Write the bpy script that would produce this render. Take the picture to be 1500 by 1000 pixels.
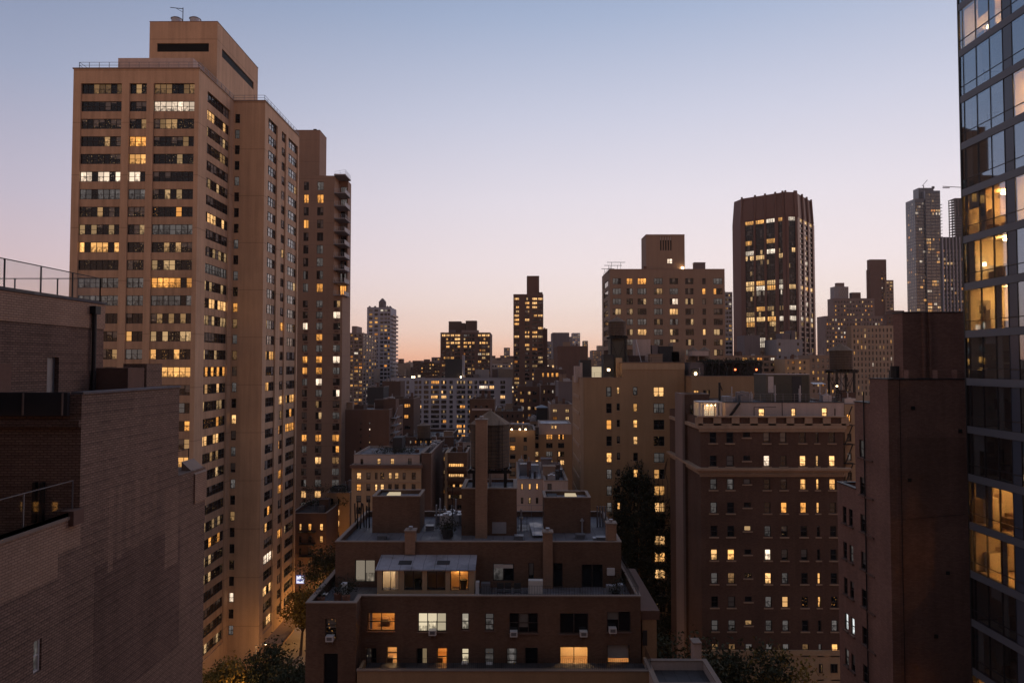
import bpy, math, random
from mathutils import Vector, Matrix, Euler
random.seed(7)
scene = bpy.context.scene
col = scene.collection
for o in list(bpy.data.objects): bpy.data.objects.remove(o)

# ------------------------------------------------------------------ camera
H = 54.0                                   # eye height above the street
F = 1000.0                                 # focal length in photo pixels (1500 wide) = 24 mm
VX, VY = 755.0, 533.0                      # where the street grid runs to
cam_data = bpy.data.cameras.new('camera')
cam = bpy.data.objects.new('camera', cam_data); col.objects.link(cam)
cam_data.sensor_width = 36.0; cam_data.lens = 24.0
cam_data.clip_start = 0.1; cam_data.clip_end = 20000
PITCH = math.atan((VY - 500) / F); YAW = math.atan((VX - 750) / F)
cam.location = (0, 0, H)
cam.rotation_euler = (math.pi / 2 + PITCH, 0, YAW)
scene.camera = cam

# ------------------------------------------------------------------ render settings
scene.render.engine = 'CYCLES'
scene.cycles.use_denoising = True
scene.cycles.max_bounces = 5
scene.cycles.diffuse_bounces = 3
scene.cycles.glossy_bounces = 3
scene.cycles.transparent_max_bounces = 12
scene.cycles.sample_clamp_indirect = 4.0
scene.cycles.caustics_reflective = False; scene.cycles.caustics_refractive = False
scene.view_settings.view_transform = 'Standard'
scene.view_settings.look = 'None'
scene.view_settings.exposure = 0.0
scene.view_settings.gamma = 1.0

# ------------------------------------------------------------------ dusk sky
world = bpy.data.worlds.new('World'); scene.world = world; world.use_nodes = True
nt = world.node_tree; nt.nodes.clear()
def lin(r, g, b):
    f = lambda c: (c / 255 / 12.92) if c / 255 <= .04045 else ((c / 255 + .055) / 1.055) ** 2.4
    return (f(r), f(g), f(b), 1)
class N:
    """tiny helper to wire nodes"""
    def __init__(s, tree): s.t = tree
    def n(s, typ, **kw):
        nd = s.t.nodes.new(typ)
        for k, v in kw.items():
            if k[0] == '_': setattr(nd, k[1:], v)
        return nd
    def l(s, a, b): s.t.links.new(a, b)
    def math(s, op, a, b=None, clamp=False, c=None):
        nd = s.t.nodes.new('ShaderNodeMath'); nd.operation = op; nd.use_clamp = clamp
        for i, v in enumerate((a, b, c)):
            if v is None: continue
            if isinstance(v, (int, float)): nd.inputs[i].default_value = v
            else: s.t.links.new(v, nd.inputs[i])
        return nd.outputs[0]
    def mix(s, fac, a, b, blend='MIX'):
        nd = s.t.nodes.new('ShaderNodeMix'); nd.data_type = 'RGBA'; nd.blend_type = blend
        for i, v in ((0, fac), (6, a), (7, b)):
            if isinstance(v, (int, float)): nd.inputs[i].default_value = v
            elif isinstance(v, (tuple, list)): nd.inputs[i].default_value = tuple(v) if len(v) == 4 else (*v, 1)
            else: s.t.links.new(v, nd.inputs[i])
        return nd.outputs[2]
    def ramp(s, fac, stops, interp='LINEAR'):
        nd = s.t.nodes.new('ShaderNodeValToRGB'); cr = nd.color_ramp; cr.interpolation = interp
        while len(cr.elements) > 1: cr.elements.remove(cr.elements[0])
        cr.elements[0].position = stops[0][0]; cr.elements[0].color = stops[0][1]
        for p, c in stops[1:]:
            e = cr.elements.new(p); e.color = c
        s.t.links.new(fac, nd.inputs[0])
        return nd.outputs[0]
SUN_AZ = math.radians(24)                  # afterglow: just right of the view axis
w = N(nt)
tc = w.n('ShaderNodeTexCoord'); sep = w.n('ShaderNodeSeparateXYZ'); w.l(tc.outputs['Generated'], sep.inputs[0])
elev = w.math('MULTIPLY', w.math('ARCSINE', sep.outputs[2]), 2 / math.pi)      # 0 horizon .. 1 zenith
hl = w.math('SQRT', w.math('ADD', w.math('MULTIPLY', sep.outputs[0], sep.outputs[0]), w.math('ADD', w.math('MULTIPLY', sep.outputs[1], sep.outputs[1]), 1e-6)))
dot = w.math('DIVIDE', w.math('ADD', w.math('MULTIPLY', sep.outputs[0], math.sin(SUN_AZ)), w.math('MULTIPLY', sep.outputs[1], math.cos(SUN_AZ))), hl)
dfac = w.math('MULTIPLY_ADD', dot, .5, c=.5)
west = w.ramp(elev, [(0.0, lin(252, 190, 156)), (.012, lin(255, 208, 180)), (.03, lin(255, 226, 210)), (.055, lin(255, 236, 228)), (.09, lin(250, 236, 237)),
                     (.15, lin(236, 229, 238)), (.22, lin(210, 212, 230)), (.3, lin(172, 186, 214)), (.36, lin(142, 163, 197)), (.6, lin(124, 140, 170)), (1.0, lin(118, 124, 146))])
side = w.ramp(elev, [(0.0, lin(238, 150, 116)), (.015, lin(238, 164, 134)), (.035, lin(230, 180, 164)), (.07, lin(208, 180, 186)), (.13, lin(180, 171, 191)), (.22, lin(138, 150, 180)), (.36, lin(80, 104, 142)), (.6, lin(108, 120, 146)), (1.0, lin(118, 124, 146))])
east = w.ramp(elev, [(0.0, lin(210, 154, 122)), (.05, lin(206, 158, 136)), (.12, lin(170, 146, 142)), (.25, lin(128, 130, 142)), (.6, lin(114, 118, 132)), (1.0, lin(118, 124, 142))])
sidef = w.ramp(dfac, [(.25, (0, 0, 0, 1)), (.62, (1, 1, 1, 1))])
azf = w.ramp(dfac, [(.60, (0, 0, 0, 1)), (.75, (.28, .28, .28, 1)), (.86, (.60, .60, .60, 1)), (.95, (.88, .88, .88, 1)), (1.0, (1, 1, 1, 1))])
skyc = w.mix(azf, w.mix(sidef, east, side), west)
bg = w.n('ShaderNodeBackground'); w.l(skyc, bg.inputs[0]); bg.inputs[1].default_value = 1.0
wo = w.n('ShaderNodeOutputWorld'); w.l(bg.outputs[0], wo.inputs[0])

# last light of the western sky (the sun itself is at the horizon)
sd = bpy.data.lights.new('sun', 'SUN'); sd.energy = 0.35; sd.angle = math.radians(25); sd.color = (1, .66, .52)
sun = bpy.data.objects.new('sun', sd); col.objects.link(sun)
sv = Vector((math.sin(math.radians(58)), math.cos(math.radians(58)), math.tan(math.radians(9)))).normalized()
sun.rotation_euler = sv.to_track_quat('Z', 'Y').to_euler()

# ------------------------------------------------------------------ photo pixel -> place
_R = Euler(cam.rotation_euler).to_matrix()
def ray(x, y): return _R @ Vector(((x - 750) / F, (500 - y) / F, -1.0))
def XA(x, D, y=533): d = ray(x, y); return d.x / d.y * D
def ZA(y, D, x=755): d = ray(x, y); return H + d.z / d.y * D
def DA(x, X, y=533): d = ray(x, y); return X * d.y / d.x
def DZ(y, Z, x=755): d = ray(x, y); return (Z - H) * d.y / d.z

# ------------------------------------------------------------------ materials
MAT = {}
def newmat(name):
    m = bpy.data.materials.new(name); m.use_nodes = True; m.node_tree.nodes.clear(); MAT[name] = m
    k = N(m.node_tree); out = k.n('ShaderNodeOutputMaterial'); return m, k, out
def principled(k, out, color=None, rough=.8, metal=0, spec=.3):
    p = k.n('ShaderNodeBsdfPrincipled'); p.inputs['Roughness'].default_value = rough; p.inputs['Metallic'].default_value = metal
    p.inputs['Specular IOR Level'].default_value = spec
    if color is not None:
        if isinstance(color, (tuple, list)): p.inputs['Base Color'].default_value = (*color[:3], 1)
        else: k.l(color, p.inputs['Base Color'])
    k.l(p.outputs[0], out.inputs[0]); return p
def wallcoord(k):
    g = k.n('ShaderNodeNewGeometry'); s = k.n('ShaderNodeSeparateXYZ'); k.l(g.outputs['Position'], s.inputs[0])
    c = k.n('ShaderNodeCombineXYZ'); k.l(k.math('ADD', s.outputs[0], s.outputs[1]), c.inputs[0]); k.l(s.outputs[2], c.inputs[1])
    return g.outputs['Position'], c.outputs[0]
def noise(k, vec, scale, detail=4, rough=.6, stretch=None):
    if stretch:
        mp = k.n('ShaderNodeMapping'); mp.inputs['Scale'].default_value = stretch; k.l(vec, mp.inputs[0]); vec = mp.outputs[0]
    n = k.n('ShaderNodeTexNoise'); n.inputs['Scale'].default_value = scale; n.inputs['Detail'].default_value = detail; n.inputs['Roughness'].default_value = rough
    k.l(vec, n.inputs['Vector']); return n.outputs[0]
def bump(k, p, h, strength, dist=.02):
    b = k.n('ShaderNodeBump'); b.inputs['Strength'].default_value = strength; b.inputs['Distance'].default_value = dist
    k.l(h, b.inputs['Height']); k.l(b.outputs[0], p.inputs['Normal'])
def wall_mat(name, c, var=.25, streak=.25, patch=.06, rough=.85, course=None):
    """masonry too far off to show its bricks: faint courses, patches, rain streaks"""
    m, k, out = newmat(name); pos, wc = wallcoord(k)
    a = noise(k, pos, patch * 3, 5, .65); b = noise(k, wc, 1.0, 3, .6, (1.2, .06, 1)); fine = noise(k, wc, 6, 2)
    f = k.math('ADD', k.math('MULTIPLY', k.math('SUBTRACT', a, .5), var * 2.4), k.math('ADD', k.math('MULTIPLY', k.math('SUBTRACT', b, .5), streak * 2), k.math('MULTIPLY', k.math('SUBTRACT', fine, .5), .35)))
    f = k.math('ADD', f, 1.0)
    if course:
        s = k.n('ShaderNodeSeparateXYZ'); k.l(pos, s.inputs[0])
        ln = k.math('GREATER_THAN', k.math('FRACT', k.math('DIVIDE', s.outputs[2], course)), .985)
        f = k.math('SUBTRACT', f, k.math('MULTIPLY', ln, .3))
    v = k.n('ShaderNodeVectorMath', _operation='SCALE'); v.inputs[0].default_value = c; k.l(f, v.inputs['Scale'])
    principled(k, out, v.outputs[0], rough); return m
def brick_mat(name, c1, c2, mortar, size=.21, var=.3, rough=.88, squash=1.0, bstr=.6, msize=.012, header=0):
    m, k, out = newmat(name); pos, wc = wallcoord(k)
    bt = k.n('ShaderNodeTexBrick'); k.l(wc, bt.inputs['Vector']); bt.inputs['Scale'].default_value = 1
    bt.inputs['Brick Width'].default_value = size; bt.inputs['Row Height'].default_value = size * .36; bt.inputs['Mortar Size'].default_value = msize
    bt.inputs['Mortar Smooth'].default_value = .2
    bt.inputs['Color1'].default_value = (*c1, 1); bt.inputs['Color2'].default_value = (*c2, 1); bt.inputs['Mortar'].default_value = (*mortar, 1)
    a = noise(k, pos, .25, 6, .65); b = noise(k, wc, 1.0, 3, .6, (1.5, .08, 1))
    big = noise(k, wc, 1.0, 2, .5, (.12, .2, 1))
    f = k.math('ADD', k.math('MULTIPLY', k.math('SUBTRACT', a, .5), var * 2.5), k.math('ADD', 1.0, k.math('ADD', k.math('MULTIPLY', k.math('SUBTRACT', b, .5), var * 1.6), k.math('MULTIPLY', k.math('SUBTRACT', big, .5), var * 2))))
    if header:
        sz = k.n('ShaderNodeSeparateXYZ'); k.l(pos, sz.inputs[0])
        ln = k.math('GREATER_THAN', k.math('FRACT', k.math('DIVIDE', sz.outputs[2], header)), .80)
        brk = k.math('GREATER_THAN', noise(k, wc, 1.0, 3, .6, (.7, 1.4, 1)), .47)
        f = k.math('SUBTRACT', f, k.math('MULTIPLY', k.math('MULTIPLY', ln, brk), .24))
        spot = k.math('GREATER_THAN', noise(k, wc, 1.0, 4, .7, (2.2, 3, 1)), .66); f = k.math('ADD', f, k.math('MULTIPLY', spot, .22))
    v = k.n('ShaderNodeVectorMath', _operation='SCALE'); k.l(bt.outputs['Color'], v.inputs[0]); k.l(f, v.inputs['Scale'])
    p = principled(k, out, v.outputs[0], rough)
    bump(k, p, k.math('SUBTRACT', 1.0, bt.outputs['Fac']), bstr, .02); return m
def plain(name, c, rough=.6, metal=0, spec=.4, var=.2, scale=1.5):
    m, k, out = newmat(name); pos, wc = wallcoord(k)
    f = k.math('ADD', 1 - var, k.math('MULTIPLY', noise(k, pos, scale, 5, .65), var * 2))
    v = k.n('ShaderNodeVectorMath', _operation='SCALE'); v.inputs[0].default_value = c; k.l(f, v.inputs['Scale'])
    principled(k, out, v.outputs[0], rough, metal, spec); return m
def emit(name, c, s, sample=True):
    m, k, out = newmat(name); e = k.n('ShaderNodeEmission'); e.inputs[0].default_value = (*c, 1); e.inputs[1].default_value = s; k.l(e.outputs[0], out.inputs[0])
    if not sample: m.cycles.emission_sampling = 'NONE'
    return m
def pane_mat(name, dark=(.012, .013, .016), blindc=(.26, .24, .22), rough=.06, pblind=.5, specks=.7, spec=.5, furn=1.0, ior=1.5):
    """window glass over a room: object colour = the lamp's colour, its alpha = share of panes lit"""
    m, k, out = newmat(name)
    oi = k.n('ShaderNodeObjectInfo'); at = k.n('ShaderNodeAttribute'); at.attribute_name = 'pane'
    uv = k.n('ShaderNodeUVMap')
    cmb = k.n('ShaderNodeCombineXYZ'); k.l(k.math('MULTIPLY', oi.outputs['Random'], 371.7), cmb.inputs[0]); k.l(k.math('MULTIPLY', at.outputs['Fac'], 913.3), cmb.inputs[1])
    wn = k.n('ShaderNodeTexWhiteNoise'); wn.noise_dimensions = '3D'; k.l(cmb.outputs[0], wn.inputs['Vector'])
    s = k.n('ShaderNodeSeparateColor'); k.l(wn.outputs['Color'], s.inputs[0]); r1, r2, r3 = s.outputs[0], s.outputs[1], s.outputs[2]
    su = k.n('ShaderNodeSeparateXYZ'); k.l(uv.outputs[0], su.inputs[0]); v = su.outputs[1]
    lit = k.math('LESS_THAN', wn.outputs['Value'], oi.outputs['Alpha'])
    level = k.math('MULTIPLY_ADD', r2, .75, c=.45)
    blind = k.math('MULTIPLY', k.math('GREATER_THAN', v, r3), k.math('LESS_THAN', r1, pblind))
    va = k.n('ShaderNodeVectorMath', _operation='MULTIPLY_ADD'); k.l(uv.outputs[0], va.inputs[0]); va.inputs[1].default_value = (1.6, 2.2, 1); k.l(cmb.outputs[0], va.inputs[2])
    nz = noise(k, va.outputs[0], 1.6, 3, .55)
    room = k.n('ShaderNodeMapRange'); k.l(k.math('ADD', nz, k.math('MULTIPLY', k.math('SUBTRACT', v, .5), .25 * furn)), room.inputs[0])
    room.inputs[1].default_value = .33; room.inputs[2].default_value = .60; room.inputs[3].default_value = .22; room.inputs[4].default_value = 1.15
    drape = k.math('MULTIPLY', k.math('GREATER_THAN', k.math('ABSOLUTE', k.math('SUBTRACT', su.outputs[0], .5)), k.math('MULTIPLY_ADD', r3, .25, c=.2)), k.math('GREATER_THAN', r2, .45))
    inside = k.mix(blind, k.mix(drape, room.outputs[0], (.38, .33, .28)), (.8, .76, .7))
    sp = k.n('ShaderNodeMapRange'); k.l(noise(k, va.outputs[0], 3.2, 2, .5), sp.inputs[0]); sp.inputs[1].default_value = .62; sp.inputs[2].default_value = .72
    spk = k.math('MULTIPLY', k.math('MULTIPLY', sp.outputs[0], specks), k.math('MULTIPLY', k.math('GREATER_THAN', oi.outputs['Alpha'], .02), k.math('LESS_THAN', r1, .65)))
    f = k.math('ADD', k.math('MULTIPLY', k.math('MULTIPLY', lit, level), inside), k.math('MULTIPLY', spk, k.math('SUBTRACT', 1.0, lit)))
    base = k.mix(k.math('MULTIPLY', blind, k.math('SUBTRACT', 1.0, lit)), dark, blindc)
    p = principled(k, out, base, rough, 0, spec); p.inputs['IOR'].default_value = ior
    k.l(oi.outputs['Color'], p.inputs['Emission Color']); k.l(f, p.inputs['Emission Strength'])
    m.cycles.emission_sampling = 'NONE'; return m
def clear_glass(name, tint=(.93, .94, .95), ior=1.5, rough=.02, gt=(1, 1, 1)):
    m, k, out = newmat(name)
    t = k.n('ShaderNodeBsdfTransparent'); t.inputs[0].default_value = (*tint, 1)
    g = k.n('ShaderNodeBsdfGlossy'); g.inputs['Roughness'].default_value = rough; g.inputs['Color'].default_value = (*gt, 1)
    lw = k.n('ShaderNodeLayerWeight'); lw.inputs[0].default_value = .5; f0 = ((ior - 1) / (ior + 1)) ** 2
    fr = k.math('MULTIPLY_ADD', k.math('POWER', lw.outputs['Facing'], 5.0), 1 - f0, c=f0)
    mx = k.n('ShaderNodeMixShader'); k.l(fr, mx.inputs[0]); k.l(t.outputs[0], mx.inputs[1]); k.l(g.outputs[0], mx.inputs[2]); k.l(mx.outputs[0], out.inputs[0]); return m
def leaf_mat(name, c):
    m, k, out = newmat(name); g = k.n('ShaderNodeNewGeometry')
    f = k.math('MULTIPLY_ADD', g.outputs['Random Per Island'], .9, c=.55)
    v = k.n('ShaderNodeVectorMath', _operation='SCALE'); v.inputs[0].default_value = c; k.l(f, v.inputs['Scale'])
    principled(k, out, v.outputs[0], .7, 0, .2); return m

wall_mat('tan_brick', (.49, .335, .225), .2, .32, course=8.4)
wall_mat('tan_spandrel', (.43, .29, .195), .25, .5)
wall_mat('brown_brick', (.29, .195, .145), .15, .15, course=5.6)
wall_mat('grey_concrete', (.30, .28, .29), .15, .2)
wall_mat('white_brick', (.37, .36, .41), .12, .12)
wall_mat('dark_brick', (.125, .076, .06), .2, .2)
wall_mat('umber_brick', (.155, .09, .07), .2, .2)
wall_mat('slab_brick', (.30, .21, .155), .12, .15)
wall_mat('buff_brick', (.37, .235, .135), .16, .2)
wall_mat('bronze_cladding', (.16, .085, .068), .1, .1, rough=.55)
wall_mat('pale_stone', (.40, .28, .195), .15, .25)
wall_mat('mauve_stone', (.25, .185, .165), .15, .2)
wall_mat('white_stucco', (.50, .40, .36), .12, .25)
wall_mat('cream_stucco', (.46, .315, .195), .12, .2)
wall_mat('grey_blank', (.18, .15, .155), .12, .2)
brick_mat('near_brick', (.24, .155, .118), (.32, .21, .16), (.145, .095, .075), .21, .28, msize=.016, bstr=.9, header=.302)
brick_mat('near_brick_light', (.34, .222, .16), (.41, .27, .197), (.23, .148, .11), .21, .22, msize=.012)
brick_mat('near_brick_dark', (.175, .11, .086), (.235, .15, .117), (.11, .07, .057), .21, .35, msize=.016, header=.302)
brick_mat('near_brick_pale', (.275, .178, .133), (.355, .233, .175), (.165, .107, .083), .21, .25, msize=.015, bstr=.9, header=.302)
brick_mat('house_brick', (.14, .078, .052), (.195, .112, .076), (.10, .065, .048), .24, .28)
brick_mat('chimney_brick', (.30, .185, .125), (.37, .23, .155), (.22, .14, .105), .24, .28)
brick_mat('maroon_brick', (.23, .12, .09), (.30, .165, .125), (.17, .10, .08), .24, .3)
brick_mat('maroon_dark', (.19, .10, .075), (.25, .135, .10), (.15, .088, .07), .24, .35)
brick_mat('prewar_brick', (.115, .063, .045), (.155, .088, .063), (.092, .058, .045), .24, .28)
def roof_mat(name, c, rough):
    m, k, out = newmat(name); pos, wc = wallcoord(k); sx = k.n('ShaderNodeSeparateXYZ'); k.l(pos, sx.inputs[0])
    seam = k.math('GREATER_THAN', k.math('FRACT', k.math('DIVIDE', k.math('ADD', sx.outputs[0], k.math('MULTIPLY', noise(k, pos, .5, 2), .2)), 1.0)), .93)
    pond = k.n('ShaderNodeMapRange'); k.l(noise(k, pos, .35, 5, .6), pond.inputs[0]); pond.inputs[1].default_value = .48; pond.inputs[2].default_value = .56
    f = k.math('SUBTRACT', k.math('ADD', .75, k.math('MULTIPLY', noise(k, pos, 2.5, 5, .7), .6)), k.math('ADD', k.math('MULTIPLY', seam, .35), k.math('MULTIPLY', pond.outputs[0], .3)))
    v = k.n('ShaderNodeVectorMath', _operation='SCALE'); v.inputs[0].default_value = c; k.l(f, v.inputs['Scale'])
    p = principled(k, out, v.outputs[0], rough); k.l(k.math('MULTIPLY_ADD', pond.outputs[0], -.35, c=rough), p.inputs['Roughness'])
roof_mat('roof_gravel', (.15, .14, .155), .85); roof_mat('roof_tar', (.07, .064, .068), .8); roof_mat('roof_silver', (.33, .32, .36), .65)
plain('coping_stone', (.26, .195, .16), .8)
plain('black_metal', (.02, .02, .022), .5, .3)
plain('grey_metal', (.22, .22, .24), .45, .6)
plain('galvanised', (.40, .40, .43), .45, .5)
plain('white_metal', (.62, .60, .60), .5)
plain('white_paint', (.66, .60, .56), .6)
plain('dark_frame', (.035, .03, .03), .5)
plain('bronze_frame', (.06, .045, .04), .5)
plain('tank_wood', (.12, .09, .07), .9, var=.5, scale=2)
plain('tank_roof', (.19, .135, .095), .85, var=.4)
plain('green_shed', (.12, .108, .085), .8)
plain('asphalt', (.05, .05, .052), .9, var=.3, scale=.4)
plain('pavement', (.24, .22, .21), .9, var=.2)
plain('kerb_stone', (.3, .28, .27), .9)
plain('road_paint', (.7, .6, .3), .7)
plain('bark', (.08, .06, .05), .95, var=.4)
plain('room_wall', (.72, .58, .40), .9, var=.06)
plain('room_wall_white', (.75, .68, .58), .9, var=.06)
plain('room_wall_grey', (.5, .44, .38), .9, var=.06)
plain('picture', (.2, .16, .14), .6, var=.6, scale=4)
plain('room_floor', (.30, .2, .12), .7, var=.2)
plain('furniture', (.12, .08, .06), .7)
plain('curtain', (.6, .52, .44), .9)
plain('blind', (.55, .5, .46), .9)
plain('spandrel_glass', (.07, .088, .125), .16, 0, .6, var=.08)
plain('slab_edge', (.14, .15, .175), .4, var=.1)
plain('office_spandrel', (.018, .02, .028), .2, 0, .5)
plain('shed_dark', (.045, .042, .045), .8)
plain('terracotta', (.3, .13, .08), .8)
leaf_mat('leaf_dark', (.045, .052, .028)); leaf_mat('leaf_lamplit', (.20, .14, .035)); leaf_mat('leaf_ivy', (.035, .038, .024))  # amber leaves: street lamplight painted into the leaf colour
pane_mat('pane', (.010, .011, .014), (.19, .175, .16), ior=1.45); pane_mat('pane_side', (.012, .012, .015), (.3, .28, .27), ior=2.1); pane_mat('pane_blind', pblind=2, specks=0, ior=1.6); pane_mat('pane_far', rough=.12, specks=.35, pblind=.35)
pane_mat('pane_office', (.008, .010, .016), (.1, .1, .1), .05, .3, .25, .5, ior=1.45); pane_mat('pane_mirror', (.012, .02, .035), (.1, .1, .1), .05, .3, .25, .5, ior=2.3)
pane_mat('pane_dull', (.03, .026, .026), (.17, .15, .145), .25, .75, .5, .3)
clear_glass('glass'); clear_glass('tower_glass', (.80, .83, .86), 3.3, gt=(.72, .88, 1))
emit('lamp_warm', (1, .62, .28), 70); emit('lamp_orange', (1, .46, .13), 60); emit('lamp_white', (1, .82, .6), 60)
emit('flat_lamp', (1, .55, .17), 210); emit('flat_lamp_orange', (1, .45, .11), 180); emit('bulb', (1, .68, .36), 14, False); emit('bulb_red', (1, .16, .05), 6, False); emit('sign_glow', (.8, .8, .95), 1.1); emit('sign_blue', (.2, .22, .6), .8); emit('skylight_glow', (1, .80, .52), .55)
M = MAT
WARM = (1.0, .48, .13); AMBER = (1.0, .36, .07); CREAM = (1.0, .62, .27); WHITE = (1.0, .84, .66); COOL = (.86, .9, 1.0)

# ------------------------------------------------------------------ mesh collector
class MB:
    def __init__(s): s.v = []; s.f = []; s.m = []
    def quad(s, a, b, c, d, m=0):
        n = len(s.v); s.v += [a, b, c, d]; s.f.append((n, n + 1, n + 2, n + 3)); s.m.append(m)
    def poly(s, pts, m=0):
        n = len(s.v); s.v += pts; s.f.append(tuple(range(n, n + len(pts)))); s.m.append(m)
    def box(s, x0, x1, y0, y1, z0, z1, m=0):
        if x0 > x1: x0, x1 = x1, x0
        if y0 > y1: y0, y1 = y1, y0
        n = len(s.v)
        s.v += [(x0, y0, z0), (x1, y0, z0), (x1, y1, z0), (x0, y1, z0), (x0, y0, z1), (x1, y0, z1), (x1, y1, z1), (x0, y1, z1)]
        for q in ((3, 2, 1, 0), (4, 5, 6, 7), (0, 1, 5, 4), (1, 2, 6, 5), (2, 3, 7, 6), (3, 0, 4, 7)):
            s.f.append(tuple(n + i for i in q)); s.m.append(m)
        return s
    def cyl(s, cx, cy, z0, z1, r0, r1=None, n=16, m=0, cap=True):
        r1 = r0 if r1 is None else r1; b = len(s.v)
        for i in range(n):
            a = 2 * math.pi * i / n; s.v.append((cx + r0 * math.cos(a), cy + r0 * math.sin(a), z0))
        if r1 < 1e-4:
            s.v.append((cx, cy, z1))
            for i in range(n): s.f.append((b + i, b + (i + 1) % n, b + n)); s.m.append(m)
        else:
            for i in range(n):
                a = 2 * math.pi * i / n; s.v.append((cx + r1 * math.cos(a), cy + r1 * math.sin(a), z1))
            for i in range(n): s.f.append((b + i, b + (i + 1) % n, b + n + (i + 1) % n, b + n + i)); s.m.append(m)
            if cap: s.f.append(tuple(range(b + n, b + 2 * n))); s.m.append(m)
        if cap: s.f.append(tuple(range(b + n - 1, b - 1, -1))); s.m.append(m)
        return s
    def bar(s, p, q, r, m=0, n=4, r2=None):
        p = Vector(p); q = Vector(q); d = q - p
        if d.length < 1e-6: return s
        d.normalize(); up = Vector((0, 0, 1)) if abs(d.z) < .9 else Vector((1, 0, 0))
        a = d.cross(up).normalized(); c = d.cross(a); b = len(s.v); r2 = r if r2 is None else r2
        for pt, rr in ((p, r), (q, r2)):
            for i in range(n):
                t = 2 * math.pi * (i + .5) / n; s.v.append(tuple(pt + a * rr * math.cos(t) + c * rr * math.sin(t)))
        for i in range(n): s.f.append((b + i, b + (i + 1) % n, b + n + (i + 1) % n, b + n + i)); s.m.append(m)
        s.f.append(tuple(range(b + n, b + 2 * n))); s.m.append(m); s.f.append(tuple(range(b + n - 1, b - 1, -1))); s.m.append(m)
        return s
    def facade(s, face, plane, u0, u1, z0, z1, ops, depth=.25, m=0, mr=None):
        """wall sheet with real openings and reveals.  face F/R/L/B: normal -Y/+X/-X/+Y"""
        mr = m if mr is None else mr
        def P(u, z, d=0):
            if face == 'F': return (u, plane + d, z)
            if face == 'B': return (u, plane - d, z)
            if face == 'R': return (plane - d, u, z)
            return (plane + d, u, z)
        fl = face in 'FR'
        def Q(a, b, c, d, mm):
            s.quad(a, b, c, d, mm) if fl else s.quad(d, c, b, a, mm)
        ops = [o for o in ops if o[1] > u0 and o[0] < u1 and o[3] > z0 and o[2] < z1]
        zs = sorted(set([z0, z1] + [round(o[2], 4) for o in ops] + [round(o[3], 4) for o in ops]))
        for za, zb in zip(zs, zs[1:]):
            if zb - za < 1e-4: continue
            zc = (za + zb) / 2; row = sorted((o[0], o[1]) for o in ops if o[2] < zc < o[3]); u = u0
            for a, b in row:
                if a - u > 1e-4: Q(P(u, za), P(a, za), P(a, zb), P(u, zb), m)
                u = max(u, b)
            if u1 - u > 1e-4: Q(P(u, za), P(u1, za), P(u1, zb), P(u, zb), m)
        for a, b, c, d in ops:
            Q(P(a, c), P(b, c), P(b, c, depth), P(a, c, depth), mr); Q(P(a, d, depth), P(b, d, depth), P(b, d), P(a, d), mr)
            Q(P(a, c), P(a, c, depth), P(a, d, depth), P(a, d), mr); Q(P(b, c, depth), P(b, c), P(b, d), P(b, d, depth), mr)
        return s
    def mesh(s, name, mats):
        me = bpy.data.meshes.new(name); me.from_pydata(s.v, [], s.f)
        for x in mats: me.materials.append(M[x])
        me.polygons.foreach_set('material_index', s.m); me.update(); return me

def obj(name, me, parent=None, loc=(0, 0, 0), rz=0, color=None):
    o = bpy.data.objects.new(name, me); col.objects.link(o); o.location = loc
    if rz: o.rotation_euler = (0, 0, rz)
    if parent is not None: o.parent = parent
    if color: o.color = color
    return o
def tag(o, label, cat, group=None, kind=None):
    if label: o['label'] = label
    if cat: o['category'] = cat
    if group: o['group'] = group
    if kind: o['kind'] = kind
    return o

# ------------------------------------------------------------------ windows
_WC = {}
def window_mesh(w, h, nx, ny, frame='dark_frame', pane='pane', fw=.07, sash=False):
    key = (round(w, 2), round(h, 2), nx, ny, frame, pane, fw, sash)
    if key in _WC: return _WC[key]
    w, h = key[0], key[1]; mb = MB(); uvs = []; idx = []
    pw, ph = w / nx, h / ny
    for i in range(nx):
        for j in range(ny):
            x0, x1, z0, z1 = -w / 2 + i * pw, -w / 2 + (i + 1) * pw, j * ph, (j + 1) * ph
            dy = -.03 if (sash and j == ny - 1) else 0.0
            mb.quad((x0, dy, z0), (x1, dy, z0), (x1, dy, z1), (x0, dy, z1), 1)
            uvs.append([(0, j / ny), (1, j / ny), (1, (j + 1) / ny), (0, (j + 1) / ny)]); idx.append((i + 1) / 17.0)
    n0 = len(mb.f); t = fw
    for i in range(nx + 1):
        x = -w / 2 + i * pw; r = t / 2
        x0, x1 = (x, x + t) if i == 0 else (x - t, x) if i == nx else (x - r, x + r)
        mb.box(x0, x1, -.07, .0, 0, h, 0)
    for j in range(ny + 1):
        z = j * ph; z0, z1 = (z, z + t) if j == 0 else (z - t, z) if j == ny else (z - t * .4, z + t * .4)
        mb.box(-w / 2, w / 2, -.06, -.001, z0, z1, 0)
    me = mb.mesh('window', [frame, pane])
    uvl = me.uv_layers.new(name='UVMap'); at = me.attributes.new('pane', 'FLOAT', 'FACE')
    vals = idx + [0.0] * (len(mb.f) - n0); at.data.foreach_set('value', vals)
    li = 0
    for q in uvs:
        for c in q: uvl.data[li].uv = c; li += 1
    _WC[key] = me; return me
LITCOL = [WARM, WARM, WARM, AMBER, CREAM, CREAM, WHITE]
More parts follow.
